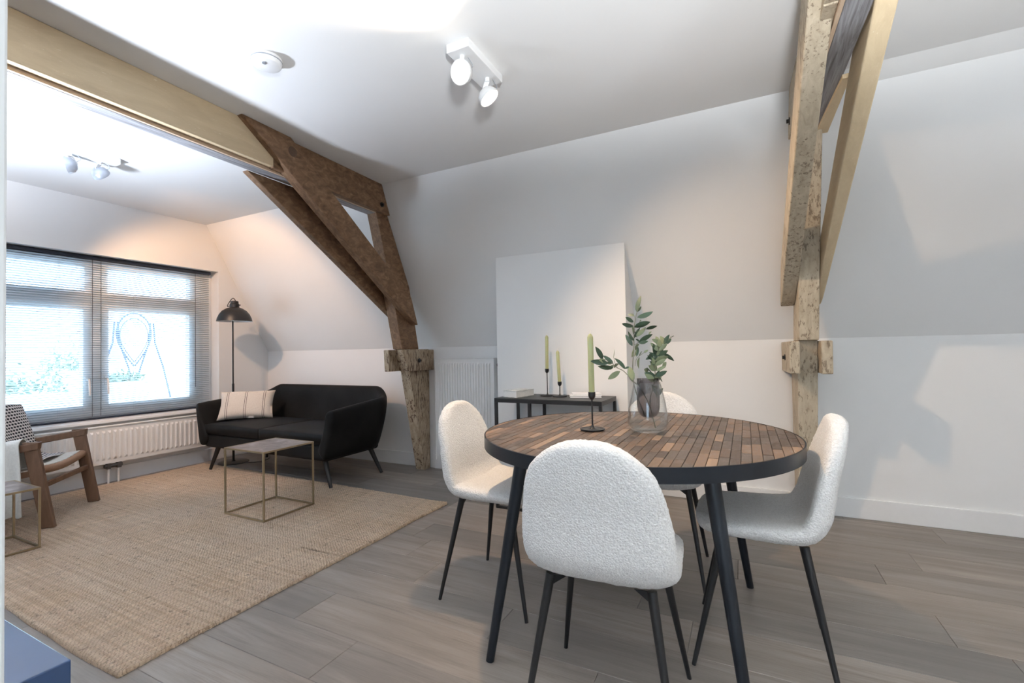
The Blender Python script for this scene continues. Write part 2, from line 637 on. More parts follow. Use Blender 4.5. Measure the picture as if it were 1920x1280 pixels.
def base(name, m):
    obj(name, m, TRIM, kind='structure', bevel=.004)


base('baseboard_back', M().box(XL, -2.93, YB - .015, YB, 0, .13).box(-2.72, -1.817, YB - .015, YB, 0, .13).box(-.759, .25, YB - .015, YB, 0, .13).box(.41, XR, YB - .015, YB, 0, .13))
base('baseboard_chimney', M().box(-1.83, -.746, CY - .015, CY, 0, .13).box(-.76, -.746, CY, YB, 0, .13))
base('baseboard_left', M().box(XL, XL + .015, YF, YB, 0, .13))

# ------------------------------------------------------------------ window_1: frame, panes, sill, blind
win = M()
xa, xb = -5.43, -5.332
win.box(xa, xb, WY0, WY1, 1.998, WZ1)
win.box(xa, xb, WY0, WY1, WZ0, .655)
for a, b in ((2.944, WY1), (2.05, 2.13), (1.105, 1.185), (WY0, .30)):
    win.box(xa, xb, a, b, .655, 1.998)
for a, b in ((2.13, 2.944), (1.185, 2.05), (.30, 1.105)):
    win.box(xa, xb, a, b, 1.62, 1.70)
wo = obj('window_1', win, GREYTRIM, kind='structure', bevel=.004)
for a, b in ((2.13, 2.944), (1.185, 2.05), (.30, 1.105)):
    for z0, z1, s in ((1.70, 1.998, .048), (.655, 1.62, .056)):
        sm = M()
        x0, x1 = -5.40, -5.325
        sm.box(x0, x1, a, a + s, z0, z1).box(x0, x1, b - s, b, z0, z1)
        sm.box(x0, x1, a + s, b - s, z0, z0 + s * .8).box(x0, x1, a + s, b - s, z1 - s, z1)
        so = obj('sash', sm, GREYTRIM, parent=wo, bevel=.004)
        obj('pane', M().box(-5.372, -5.368, a + s, b - s, z0 + s * .8, z1 - s), PANE, parent=wo)
obj('window_sill', M().box(-5.46, -5.135, WY0 - .01, WY1 - .001, WZ0 - .004, WZ0 + .022), TRIM, parent=wo, bevel=.005)
for y in (2.085 - .062, 2.13 + .03):
    h = M().box(-5.325, -5.315, y - .012, y + .012, .87, .96)
    h.tube([(-5.315, y, .93), (-5.285, y, .93), (-5.28, y, .915), (-5.28, y + .005, .79)], .008, 8)
    obj('window_handle', h, TRIM, parent=wo, smooth=True)

bl = Thing('venetian_blind', 'pale horizontal slat blind with dark head rail hanging in the left window', 'blind', (-5.29, 1.55, .56))
bl.part('head_rail', M().box(-5.315, -5.262, WY0 + .02, 3.08, 2.018, 2.052), DARKRAIL, bevel=.002)
bl.part('bottom_rail', M().box(-5.308, -5.272, WY0 + .02, 3.078, .570, .584), DARKRAIL, bevel=.002)
sl = M()
cv = []
for i in range(4):
    u = i / 3 - .5
    cv.append((u * .025, (.25 - u * u) * .012 + u * .0085))
nL = 2
vs, fs = [], []
for yy in (WY0 + .03, 3.075):
    for (cx, cz) in cv:
        vs.append((cx, yy - 1.55, cz))
for i in range(3):
    fs.append((i, i + 1, i + 5, i + 4))
sm_ = M().add(vs, fs).mesh('slat', SLAT, smooth='all', recalc=False)
nsl = 71
for i in range(nsl):
    o = obj('slat', sm_, None, parent=bl.e)
    o.location = (0, 0, .034 + i * (1.415 / (nsl - 1)))
for y in (.42, 1.12, 1.817, 2.373, 2.996):
    bl.part('ladder_cord', M().tube([(-5.277, y, .58), (-5.277, y, 2.02)], .0011, 5).tube([(-5.303, y, .58), (-5.303, y, 2.02)], .0011, 5), SLAT)
for y in (2.04, 2.102, 2.919):
    bl.part('pull_cord', M().tube([(-5.268, y, .60 if y < 2.5 else .80), (-5.268, y, 2.02)], .0019, 6), BLACK)


# window behind the camera
def back_window(name, horizontal, c, a0, a1):
    m = M()
    bars = [a0, (a0 * 2 + a1) / 3, (a0 + a1 * 2) / 3, a1]
    pn = []
    for i, a in enumerate(bars):
        e0, e1 = max(a - .035, a0), min(a + .035, a1)
        if i in (0, 3):
            e0, e1 = (a0, a0 + .06) if i == 0 else (a1 - .06, a1)
        if horizontal:
            m.box(e0, e1, c - .05, c + .02, .9, 2.1)
        else:
            m.box(c - .02, c + .05, e0, e1, .9, 2.1)
    for z0, z1 in ((.9, .96), (2.04, 2.1)):
        if horizontal:
            m.box(a0, a1, c - .05, c + .02, z0, z1)
        else:
            m.box(c - .02, c + .05, a0, a1, z0, z1)
    o = obj(name, m, TRIM, kind='structure')
    if horizontal:
        obj('pane', M().box(a0, a1, c - .02, c - .016, .9, 2.1), PANE, parent=o)
    else:
        obj('pane', M().box(c + .016, c + .02, a0, a1, .9, 2.1), PANE, parent=o)


back_window('window_2', True, YF - .15, -.1, 1.1)

# ------------------------------------------------------------------ roof trusses


def truss(name, label, gx, slope_dx, sgn, mats, east_dx=0.0):
    """gx: x of the outer face of the tie plank at y=3; sgn=-1: layers run to -x (seen from +x), +1: the other way"""
    T = Thing(name, label, 'roof truss', (gx + sgn * .07, 3.6, 0))
    X = lambda y, u: gx + slope_dx * (y - 3.0) + sgn * u

    def pr(poly, u0, u1, ub0=None, ub1=None):
        m = M()
        n = len(poly)
        v = []
        for k in (0, 1):
            for (y, z) in poly:
                if ub0 is None:
                    u = (u0, u1)[k]
                else:  # u varies along y: (u0,u1) at y=3.35, (ub0,ub1) at y=1.7
                    t = (3.35 - y) / 1.65
                    u = (u0 + (ub0 - u0) * t, u1 + (ub1 - u1) * t)[k]
                v.append((X(y, u), y, z))
        f = [tuple(range(n)), tuple(reversed(range(n, 2 * n)))] + [(i, (i + 1) % n, n + (i + 1) % n, n + i) for i in range(n)]
        return m.add(v, f)
    zt = ZC - .001
    zb = 2.325
    y0 = YF + .01 if name == 'roof_truss' and sgn == 1 else YF + .01
    # tie: plank, lath, inner beam
    a = pr([(y0, zt), (1.95, zt), (1.95, zb), (y0, zb)], 0, .045)
    T.part('tie_plank', a, mats['tie'], bevel=.004, label=mats.get('tie_label'))
    b = pr([(1.95, zt), (2.985, zt), (3.085, zb - .02), (1.95, zb - .005)], 0, .045)
    T.part('tie_plank', b, mats['tie_end'], bevel=.004, label=mats.get('tie_end_label'))
    T.part('lath', pr([(y0, zt), (2.97, zt), (2.97, zb - .018), (y0, zb - .018)], .0455, .060), LATH, label='pale strip of wood under the tie')
    T.part('tie_beam', pr([(y0, zt), (2.98, zt), (2.98, zb - .02), (y0, zb - .02)], .061, .150), mats['core'], bevel=.004)
    # post following the roof
    up = [(2.955, 2.322), (3.098, 2.322), (3.40, 1.72), (3.53, 1.155), (3.28, 1.155), (3.195, 1.50)]
    lo = [(3.28, 1.155), (3.695, 1.155), (3.695, .0), (3.60, .0), (3.385, .95)]
    lo[0] = (3.30, 1.155)
    T.part('post', pr(up, .043, .148), mats['post'], bevel=.005)
    if sgn == 1:
        lo = [(3.33, 1.155), (3.695, 1.155), (3.695, .0), (3.52, .0), (3.36, .95)]
    T.part('lower_post', pr(lo, .043, .148), mats['lowpost'], bevel=.004)
    # braces
    br = [(1.70 + .005, zt), (2.05, zt), (3.325, 1.62), (3.42, 1.375), (3.35, 1.405)]
    T.part('brace', pr(br, -.035, .042, -.045, .040), mats['brace'], bevel=.006)
    br2 = [(1.87, 2.3055), (2.25, 2.3055), (3.325, 1.62), (3.42, 1.375), (3.35, 1.405)]
    if sgn == -1:
        T.part('brace', pr(br2, .149, .205), mats['brace2'], bevel=.006)
    else:
        br2 = [(1.70 + .005, zt), (2.05, zt), (3.325, 1.62), (3.42, 1.375), (3.35, 1.405)]
        T.part('brace', pr(br2, .149, .185, .165, .245), mats['brace2'], bevel=.006)
    # bracket blocks either side of the post
    T.part('bracket', pr([(3.215, 1.15), (3.70, 1.15), (3.70, .955), (3.30 if sgn < 0 else 3.235, .955)], -.012, .0425), mats['bracket'], bevel=.006)
    T.part('bracket', pr([(3.215, 1.15), (3.70, 1.15), (3.70, .955), (3.225, .955)], .1485, .205), mats['bracket'], bevel=.006)
    for (y, z, u) in ((2.98, 2.37, -.001), (3.46, 1.05, -.013)):
        c = (X(y, u), y, z)
        d = (-sgn, 0, 0)
        T.part('bolt', M().lathe([(.020, 0), (.020, .004), (.011, .005), (.011, .016), (0, .017)], c, 12, axis=d), BLACK, smooth=True)
    return T, X


TL, XLf = truss('roof_truss', 'khaki and brown timber roof truss over the sofa, its post beside the radiator', -2.702, -.038, -1,
                dict(tie=KHAKI, tie_end=BROWN, core=GREYW, post=BROWN, lowpost=FLAKE, brace=BROWN, brace2=BROWN, bracket=FLAKE,
                     tie_label='khaki painted plank with pale scratches', tie_end_label='bare brown end of the plank'))
TR, XRf = truss('roof_truss', 'flaking khaki timber roof truss rising behind the right side of the dining table', .250, -.025, 1,
                dict(tie=KHAKI_D, tie_end=KHAKI_D, core=GREYW, post=KHAKI_D, lowpost=KHAKI_D, brace=KHAKI_D, brace2=KHAKI, bracket=KHAKI_D))
# painted strip at the end of the right tie, and a torn patch of bare wood on the near brace
TR.part('painted_strip', M().prism([(.430, 3.03), (.374, 3.03), (.408, 2.45), (.437, 2.45)], 2.285, 2.304, lambda p, t: (p[0], p[1], t)), KHAKI)
cnt = []
for (y, z, r) in ((0, 0, 1),):
    pass
by, bz = 2.30, 2.115
dirv = Vector((0, 1.65, -1.155)).normalized()
nrm = Vector((0, -.574, -.819))
pm = M()
ring = []
random.seed(3)
nn = 16
for k in range(nn):
    an = 2 * math.pi * k / nn
    rr = 1 + random.uniform(-.18, .18)
    ring.append((math.cos(an) * rr, math.sin(an) * rr))
cy_, cz_ = 2.155, 2.566 - .70 * (2.155 - 1.70)
base_c = Vector((XRf(cy_, 0.004), cy_, cz_)) + nrm * .0035
vs = [base_c + Vector((.024 * a, 0, 0)) + dirv * (.062 * b) for a, b in ring]
vs2 = [p - nrm * .012 for p in vs]
pm.add(vs + vs2, [tuple(range(nn)), tuple(reversed(range(nn, 2 * nn)))] + [(i, (i + 1) % nn, nn + (i + 1) % nn, nn + i) for i in range(nn)])
TR.part('bare_patch', pm, BROWN, label='torn patch of bare brown wood')
random.seed(11)
kc = (XLf(2.06, -.0455), 2.06, 2.455)
TL.part('knot_hole', M().lathe([(.034, -.004), (.030, .0015), (.020, -.0005), (.012, .0012), (0, .0002)], kc, 14, axis=(1, 0, 0)), BROWN_D, label='dark knot in the brace')
for (UP, e_, c_), lab in zip(UPS, ('added white torchiere directly behind the camera, brightening the ceiling', 'added white torchiere hidden behind the door post at the left, brightening the ceiling', 'added white torchiere beyond the right edge of the view, brightening the ceiling')):
    UPL = Thing('added_uplighter', lab, 'lamp', (UP.x, UP.y, 0))  # unseen lamp body, added to carry the extra ceiling light
    UPL.part('base', M().lathe([(.15, 0), (.15, .012), (.02, .02), (0, .02)], (UP.x, UP.y, 0), 32), TRIM, smooth=True)
    UPL.part('pole', M().tube([(UP.x, UP.y, .01), (UP.x, UP.y, 1.40)], .012, 12), TRIM, smooth=True)
    UPL.part('bowl', M().lathe([(0, 1.39), (.05, 1.395), (.12, 1.44), (.15, 1.49), (.146, 1.49), (.116, 1.445), (.048, 1.40), (0, 1.397)], (UP.x, UP.y, 0), 32), TRIM, smooth=True)

# ------------------------------------------------------------------ rug
rx0, rx1, ry0, ry1 = -5.065, -1.995, .845, 2.885
rg = M()
nu, nv = 240, 160
rz = .014


def rugp(u, v):
    x = rx0 + (rx1 - rx0) * u
    y = ry0 + (ry1 - ry0) * v
    wx = noise.noise(Vector((x * 3, y * 3, 1))) * .012
    wy = noise.noise(Vector((x * 3, y * 3, 5))) * .016
    if v > .995:
        wy += noise.noise(Vector((x * 90, 3, 5))) * .012
    if u > .995:
        wx += math.sin(y / .017 * math.pi) * .002
    hz = rz + noise.noise(Vector((x * 25, y * 25, 9))) * .0015
    # thicker braided border on the long right side
    d = (rx1 - x)
    if 0 <= d < .07:
        hz += .0025 * abs(math.sin(d / .0233 * math.pi))
    e = min(u, 1 - u) * (rx1 - rx0)
    e2 = min(v, 1 - v) * (ry1 - ry0)
    if min(e, e2) < 1e-6:
        hz = .001
    ye = y + wy + (.012 if x < -3 else .0) * v
    return (x + wx, ye - (0.03 * (x - rx0) / (rx1 - rx0) if v > .5 else 0) * v, hz)


us = [0, .0005] + [i / (nu - 1) for i in range(1, nu - 25)] + [1 - (24 - i) / 24 * (25 / nu) * .93 for i in range(0, 24)] + [.9995, 1]
us = sorted(set(us))
vs_ = [0, .0007] + [j / (nv - 1) for j in range(1, nv - 1)] + [.9993, 1]
vv = [rugp(a, b) for a in us for b in vs_]
A, B = len(us), len(vs_)
rg.add(vv, [(i * B + j, (i + 1) * B + j, (i + 1) * B + j + 1, i * B + j + 1) for i in range(A - 1) for j in range(B - 1)])
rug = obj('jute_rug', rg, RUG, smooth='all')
tag(rug, 'large braided natural jute rug on the floor in front of the sofa', 'rug')

# ------------------------------------------------------------------ radiators


def radiator(name, label, axis, a0, a1, face, back, z0, z1, pitch, group=None):
    """axis 'x': panel runs along x, faces -y; 'y': panel runs along y, faces +x"""
    mid = (a0 + a1) / 2
    loc = (mid, back, 0) if axis == 'x' else (back, mid, 0)
    T = Thing(name, label, 'radiator', loc, 0, group)
    s = 1 if face > back else -1

    def B(m, p0, p1, d0, d1, za, zb):
        d0, d1 = min(d0, d1), max(d0, d1)
        if axis == 'x':
            m.box(p0, p1, d0, d1, za, zb)
        else:
            m.box(d0, d1, p0, p1, za, zb)
    # corrugated front panel: profile along a
    n = int((a1 - a0 - .05) / pitch)
    st = (a1 - a0 - n * pitch) / 2
    prof = [(a0, face)]
    P = lambda a, d, z: (a, d, z) if axis == 'x' else (d, a, z)
    m = M()
    B(m, a0, a1, face - s * .004, face - s * .016, z0, z1)
    dep = .009
    zz0, zz1 = z0 + .035, z1 - .035
    for i in range(n):
        c = a0 + st + (i + .5) * pitch
        hw = pitch * .30
        v = [P(c - hw, face - s * .004, zz0), P(c - hw * .45, face + s * dep, zz0 + .018), P(c + hw * .45, face + s * dep, zz0 + .018), P(c + hw, face - s * .004, zz0),
             P(c - hw, face - s * .004, zz1), P(c - hw * .45, face + s * dep, zz1 - .018), P(c + hw * .45, face + s * dep, zz1 - .018), P(c + hw, face - s * .004, zz1)]
        m.add(v, [(0, 1, 2, 3), (4, 5, 6, 7), (0, 4, 5, 1), (1, 5, 6, 2), (2, 6, 7, 3)])
    T.part('front_panel', m, RAD)
    m = M()
    B(m, a0 - .003, a0 + .001, face + s * .004, back + s * .03, z0, z1)
    B(m, a1 - .001, a1 + .003, face + s * .004, back + s * .03, z0, z1)
    T.part('side_panel', m, RAD, bevel=.001)
    m = M()
    B(m, a0, a1, face + s * .005, back + s * .03, z1 - .001, z1 + .006)
    k = 26
    T.part('top_grille', m, RAD, bevel=.002)
    m = M()
    B(m, a0 + .02, a1 - .02, back + s * .001, back + s * .032, z0 + .03, z1 - .03)
    T.part('back_panel', m, RAD)
    return T, P


R1, P1 = radiator('radiator', 'tall white ribbed panel radiator on the wall between the truss post and chimney breast', 'x', -2.642, -2.005, 3.615, YB - .0, .11, 1.056, .0285)
R1.part('valve', M().tube([(-1.99, 3.66, 1.0), (-1.955, 3.66, 1.0)], .016, 10).tube([(-1.955, 3.66, 1.02), (-1.955, 3.66, .95)], .012, 10), BLACK, smooth=True)
R1.part('pipe', M().tube([(-1.955, 3.66, .96), (-1.955, 3.66, .0)], .009, 10), RAD, smooth=True)
R2, P2 = radiator('radiator', 'long low white ribbed radiator under the left window sill', 'y', .60, 2.91, -5.085, XL + .0, .185, .512, .042)
R2.part('valve', M().tube([(-5.10, 2.06, .16), (-5.10, 2.19, .16)], .018, 12).box(-5.12, -5.08, 2.075, 2.10, .135, .185).box(-5.12, -5.08, 2.15, 2.18, .135, .185), m_plain('chrome_black_valve', (.08, .08, .085), .3, .6), smooth=True)
R2.part('pipe', M().tube([(-5.10, 2.09, .15), (-5.10, 2.09, .0)], .008, 10).tube([(-5.10, 2.165, .15), (-5.10, 2.165, .0)], .008, 10), RAD, smooth=True)

# ------------------------------------------------------------------ sofa


def catmull(pts, n):
    pts = [np.array(p, float) for p in pts]
    P_ = [2 * pts[0] - pts[1]] + pts + [2 * pts[-1] - pts[-2]]
    out = []
    for i in range(len(pts) - 1):
        p0, p1, p2, p3 = P_[i:i + 4]
        for k in range(n):
            t = k / n
            out.append(.5 * ((2 * p1) + (-p0 + p2) * t + (2 * p0 - 5 * p1 + 4 * p2 - p3) * t * t + (-p0 + 3 * p1 - 3 * p2 + p3) * t ** 3))
    out.append(pts[-1])
    return out


SF = Thing('sofa', 'black velvet two-seat sofa with flared arms under the sloping wall', 'sofa', (-3.92, 3.08, 0))
sx0, sx1, sy0, sy1 = -4.765, -3.095, 2.715, 3.405
rc = .17
path = []
for k in range(13):
    path.append((sx0, sy0 + (sy1 - rc - sy0) * k / 12))
for k in range(1, 10):
    a = math.pi - math.pi / 2 * k / 10
    path.append((sx0 + rc + rc * math.cos(a), sy1 - rc + rc * math.sin(a)))
for k in range(25):
    path.append((sx0 + rc + (sx1 - sx0 - 2 * rc) * k / 24, sy1))
for k in range(1, 10):
    a = math.pi / 2 - math.pi / 2 * k / 10
    path.append((sx1 - rc + rc * math.cos(a), sy1 - rc + rc * math.sin(a)))
for k in range(13):
    path.append((sx1, sy1 - rc - (sy1 - rc - sy0) * k / 12))
path = [np.array(p) for p in path]
npth = len(path)


def sofa_ring(i, grow=0.0, shrink=0.0):
    p = path[i]
    t = path[min(i + 1, npth - 1)] - path[max(i - 1, 0)]
    t = t / np.linalg.norm(t)
    nrm_ = np.array([-t[1], t[0]])  # outward (left of travel: path goes -x side up, so outward is left)
    # height along the path
    y = p[1]
    tt = (y - sy0) / (sy1 - sy0)
    if p[0] < sx0 + .001 or p[0] > sx1 - .001:
        h = .665 + .050 * max(0, min(1, tt / .75))
    else:
        dx = min(p[0] - sx0, sx1 - p[0])
        f_ = min(1, dx / .15)
        h = .715 + .090 * f_ * f_ * (3 - 2 * f_)
    back = max(0, min(1, (tt - .75) / .25))
    prof = [(-.075, .30), (-.005, .242), (.018, .255), (.045, .33), (.078, .45), (.103, .56), (.115, h - .05), (.108, h - .012), (.085, h), (.058, h - .003), (.040, h - .02),
            (.028, h - .06), (.015, .56), (-.012, .47), (-.045, .40), (-.075, .34)]
    out = []
    for o_, z in prof:
        o2 = o_ * (1 - .10 * back)
        q = p + nrm_ * o2
        out.append((q[0], q[1], z))
    return out


sm = M()
rings = [sofa_ring(i) for i in range(npth)]
# rounded front ends of the arms
def end_ring(r, dy, sc):
    c = np.mean(np.array(r), axis=0)
    return [tuple(np.array([c[0] + (q[0] - c[0]) * sc, q[1] - dy, c[2] + (q[2] - c[2]) * (1 - (1 - sc) * .28)])) for q in r]
rings = [end_ring(rings[0], .030, .35), end_ring(rings[0], .024, .72), end_ring(rings[0], .012, .93)] + rings + [end_ring(rings[-1], .012, .93), end_ring(rings[-1], .024, .72), end_ring(rings[-1], .030, .35)]
K = len(rings[0])
vv = [q for r in rings for q in r]
ff = [(i * K + k, (i + 1) * K + k, (i + 1) * K + (k + 1) % K, i * K + (k + 1) % K) for i in range(len(rings) - 1) for k in range(K)]
ff += [tuple(range(K)), tuple(range((len(rings) - 1) * K, len(rings) * K))]
sm.add(vv, ff)
so = SF.part('shell', sm, VELVET, smooth='all', label='one-piece curved back and arms')
ss = so.modifiers.new('sub', 'SUBSURF')
ss.levels = 1
ss.render_levels = 1
SF.part('seat_base', M().box(sx0 - .0, sx1 + .0, sy0 + .005, sy1 - .06, .235, .375), VELVET, bevel=.03, seg=4)


def cushion(x0, x1, y0, y1, z0, z1, puff=.02):
    m = M()
    n = 14

    def top(u, v):
        x = x0 + (x1 - x0) * u
        y = y0 + (y1 - y0) * v
        e = (min(u, 1 - u) * 2) ** .35 * (min(v, 1 - v) * 2) ** .35
        return x, y, e
    V, F = [], []
    for s_, zc in ((1, z1), (-1, z0)):
        for i in range(n):
            for j in range(n):
                u, v = i / (n - 1), j / (n - 1)
                u = .5 - .5 * math.cos(math.pi * u)
                v = .5 - .5 * math.cos(math.pi * v)
                x, y, e = top(u, v)
                z = zc + s_ * puff * (e - 1) if s_ > 0 else zc
                V.append((x, y, z + (puff * .35 * math.sin(math.pi * u) * math.sin(math.pi * v) if s_ > 0 else 0)))
    id_ = lambda k, i, j: k * n * n + i * n + j
    for i in range(n - 1):
        for j in range(n - 1):
            F.append((id_(0, i, j), id_(0, i + 1, j), id_(0, i + 1, j + 1), id_(0, i, j + 1)))
            F.append((id_(1, i, j), id_(1, i, j + 1), id_(1, i + 1, j + 1), id_(1, i + 1, j)))
    for i in range(n - 1):
        for (a, b) in (((i, 0), (i + 1, 0)), ((i, n - 1), (i + 1, n - 1)), ((0, i), (0, i + 1)), ((n - 1, i), (n - 1, i + 1))):
            F.append((id_(0, *a), id_(0, *b), id_(1, *b), id_(1, *a)))
    return m.add(V, F)


xm = (sx0 + sx1) / 2
SF.part('seat_cushion', cushion(sx0 + .028, xm - .003, sy0 - .005, sy1 - .06, .372, .478), VELVET, smooth='all', bevel=0)
SF.part('seat_cushion', cushion(xm + .003, sx1 - .028, sy0 - .005, sy1 - .06, .372, .478), VELVET, smooth='all', bevel=0)
for (tx, ty, fx_, fy_, zf) in ((-4.655, 2.80, -4.712, 2.745, .0165), (-3.20, 2.80, -3.088, 2.765, .0165), (-3.20, 3.32, -3.09, 3.365, 0), (-4.66, 3.32, -4.76, 3.38, 0)):
    SF.part('leg', M().tube([(tx, ty, .25), (fx_, fy_, zf)], [.024, .0135], 14), BLACK, smooth=True)

# pillow on the sofa
PM = N('linen_cushion_cover')
tc = PM.n('ShaderNodeTexCoord')
sp = PM.n('ShaderNodeSeparateXYZ')
PM.l(tc.outputs['Object'], sp.inputs[0])
xx = sp.outputs[0]
fz = PM.noise(PM.coords((60, 60, 60)), 3, 3)
lines = None
for c in (-.165, -.150, -.010, .005, .145, .160):
    d = PM.math('ABSOLUTE', PM.math('SUBTRACT', xx, c))
    ln = PM.math('LESS_THAN', d, .0019)
    lines = ln if lines is None else PM.math('MAXIMUM', lines, ln)
basec = PM.ramp(fz, [(.3, (.56, .49, .42)), (.7, (.68, .61, .53))])
PM.set(PM.mix(lines, basec, (.06, .05, .045)), .9)
PM.bump(fz, .3, .002)
PM = PM.m
pm = M()
npl = 22
V, F = [], []
for s_ in (1, -1):
    for i in range(npl):
        for j in range(npl):
            u, v = 2 * i / (npl - 1) - 1, 2 * j / (npl - 1) - 1
            pinch = 1 - .07 * (1 - abs(u) ** 2) * abs(v) ** 3
            pinch2 = 1 - .07 * (1 - abs(v) ** 2) * abs(u) ** 3
            x = .235 * u * pinch2
            z = .145 * v * pinch
            th = .062 * ((1 - u ** 4) * (1 - v ** 4)) ** .5
            V.append((x, s_ * th + noise.noise(Vector((x * 9, z * 9, s_))) * .006, z + .145))
id_ = lambda k, i, j: k * npl * npl + i * npl + j
for i in range(npl - 1):
    for j in range(npl - 1):
        F.append((id_(0, i, j), id_(0, i + 1, j), id_(0, i + 1, j + 1), id_(0, i, j + 1)))
        F.append((id_(1, i, j), id_(1, i, j + 1), id_(1, i + 1, j + 1), id_(1, i + 1, j)))
for i in range(npl - 1):
    for (a, b) in (((i, 0), (i + 1, 0)), ((i, npl - 1), (i + 1, npl - 1)), ((0, i), (0, i + 1)), ((npl - 1, i), (npl - 1, i + 1))):
        F.append((id_(0, *a), id_(0, *b), id_(1, *b), id_(1, *a)))
pm.add(V, F)
pil = obj('throw_pillow', pm, PM, smooth='all')
pil.location = (-4.535, 2.985, .482)
pil.scale = (1.08, 1.08, 1.08)
pil.rotation_euler = (math.radians(-28), 0, math.radians(44))
pil.rotation_euler = (Matrix.Rotation(math.radians(44), 4, 'Z') @ Matrix.Rotation(math.radians(-30), 4, 'X')).to_euler()
tag(pil, 'beige linen pillow with thin black stripes leaning in the sofa corner', 'pillow')

# ------------------------------------------------------------------ floor lamp
lx, ly = -4.862, 3.07
FL = Thing('floor_lamp', 'black metal floor lamp with dome shade behind the sofa arm', 'lamp', (lx, ly, 0))
FL.part('base', M().lathe([(.145, 0), (.145, .006), (.138, .011), (.02, .014), (.015, .022), (0, .022)], (lx, ly, 0), 40), BLACK, smooth=True)
FL.part('pole', M().tube([(lx, ly, .015), (lx, ly, .83)], .0115, 14).tube([(lx, ly, .82), (lx, ly, 1.56)], .0075, 12), BLACK, smooth=True)
dome = [(.168, 1.487), (.166, 1.493), (.160, 1.52), (.143, 1.56), (.115, 1.598), (.075, 1.625), (.045, 1.636), (.045, 1.672), (.038, 1.678), (.038, 1.70), (.02, 1.706), (0, 1.706)]
inn = [(.0, 1.63), (.04, 1.628), (.075, 1.617), (.112, 1.592), (.139, 1.556), (.156, 1.518), (.163, 1.490), (.168, 1.487)]
sh = FL.part('lamp_shade', M().lathe([(r, z) for r, z in dome], (lx + .03, ly, 0), 44, caps=False), BLACK, smooth=True)
FL.part('shade_lining', M().lathe(inn, (lx + .03, ly, 0), 44, caps=False), LAMPIN, smooth='all', under=sh, label='white inside of the shade')
FL.part('bulb', M().lathe([(.014, 1.60), (.014, 1.565), (.024, 1.54), (.028, 1.52), (.02, 1.495), (0, 1.488)], (lx + .03, ly, 0), 20), LAMPIN, smooth='all')
hk = [(lx + .03 - .085, ly - .02, 1.645), (lx - .055, ly - .02, 1.665), (lx - .03, ly, 1.72), (lx + .01, ly, 1.735), (lx + .04, ly, 1.715), (lx + .05, ly, 1.69)]
FL.part('bracket', M().tube(catmull(hk, 5), .004, 8).tube([(lx - .075, ly, 1.655), (lx + .13, ly, 1.655)], .005, 8), BLACK, smooth=True)
cab = catmull([(lx + .14, ly + .03, .006), (lx + .25, ly + .10, .005), (lx + .22, ly + .25, .005), (lx + .05, ly + .38, .005), (lx - .15, ly + .50, .005), (lx - .30, ly + .55, .02)], 8)
FL.part('cable', M().tube(cab, .0032, 6), BLACK, smooth=True)

# ------------------------------------------------------------------ nesting side tables
TOPM = N('mottled_metal_top')
f1 = TOPM.noise(TOPM.coords(), 9, 6, .6, .6)
TOPM.set(TOPM.ramp(f1, [(.35, (.15, .12, .11)), (.52, (.28, .235, .225)), (.68, (.46, .42, .42))]), .32, .4)
TOPM = TOPM.m


def cube_table(name, label, x0, x1, y0, y1, z0, z1):
    T = Thing(name, label, 'side table', ((x0 + x1) / 2, (y0 + y1) / 2, z0), 0, None)
    t = .011
    T.part('tabletop', M().box(x0 + t, x1 - t, y0 + t, y1 - t, z1 - .008, z1 - .001), TOPM, label='mottled grey-brown metal sheet')
    for x in (x0, x1 - t):
        for y in (y0, y1 - t):
            T.part('leg', M().box(x, x + t, y, y + t, z0, z1 - t - .0003), BRASS, bevel=.0008)
    for nm, za, zb in (('top_frame', z1 - t, z1), ('bottom_frame', z0, z0 + t)):
        m = M()
        e = t if nm == 'bottom_frame' else 0
        m.box(x0 + e, x1 - e, y0, y0 + t, za, zb).box(x0 + e, x1 - e, y1 - t, y1, za, zb)
        m.box(x0, x0 + t, y0 + t, y1 - t, za, zb).box(x1 - t, x1, y0 + t, y1 - t, za, zb)
        T.part(nm, m, BRASS)
    return T


cube_table('side_table', 'slim brass cube-frame side table standing on the rug before the sofa', -3.300, -2.875, 2.015, 2.420, .016, .478)
cube_table('side_table', 'lower brass cube-frame side table by the wooden armchair', -4.115, -3.735, .82, 1.207, .016, .368)

# ------------------------------------------------------------------ armchair
N0 = Vector((-4.12, 1.37))
ang = math.atan2(.69, -.724)
AC = Thing('lounge_armchair', 'low brown wooden armchair with woven cord seat by the window', 'armchair', (N0.x, N0.y, .0165), ang)
W_ = .58
lw = False


def slab(poly, x0, x1):
    return M().prism(poly, x0, x1, lambda p, t: (t, p[0], p[1]))


for x0 in (-.016, W_ - .016):
    x1 = x0 + .032
    sd = slab([(-.035, 0), (.035, 0), (.135, .565), (.06, .565)], x0, x1)
    AC.part('front_leg', sd, OAK, world=False, bevel=.004)
    AC.part('armrest', slab([(.045, .565), (.62, .475), (.62, .425), (.05, .513 + .002)], x0 - .006, x1 + .006), OAK, world=False, bevel=.006)
    AC.part('rear_leg', slab([(.66, 0), (.72, 0), (.62, .47), (.56, .47)], x0, x1), OAK, world=False, bevel=.004)
    AC.part('side_rail', slab([(.06, .385), (.62, .30), (.62, .26), (.06, .345)], x0 + .006, x1 - .006), OAK, world=False, bevel=.004)
AC.part('stretcher', M().beam((.016, .04, .272), (W_ - .016, .04, .272), .022, .034), OAK, world=False, bevel=.004)
fr = M()
fp = [(.016 + (W_ - .032) * k / 10, .068, .378 - .028 * math.sin(math.pi * k / 10)) for k in range(11)]
fr.tube(fp, [.026] * 11, 12)
AC.part('front_rail', fr, CORDBR, world=False, smooth=True, label='cord-wrapped sagging front rail')
ncord = 26
st = M()
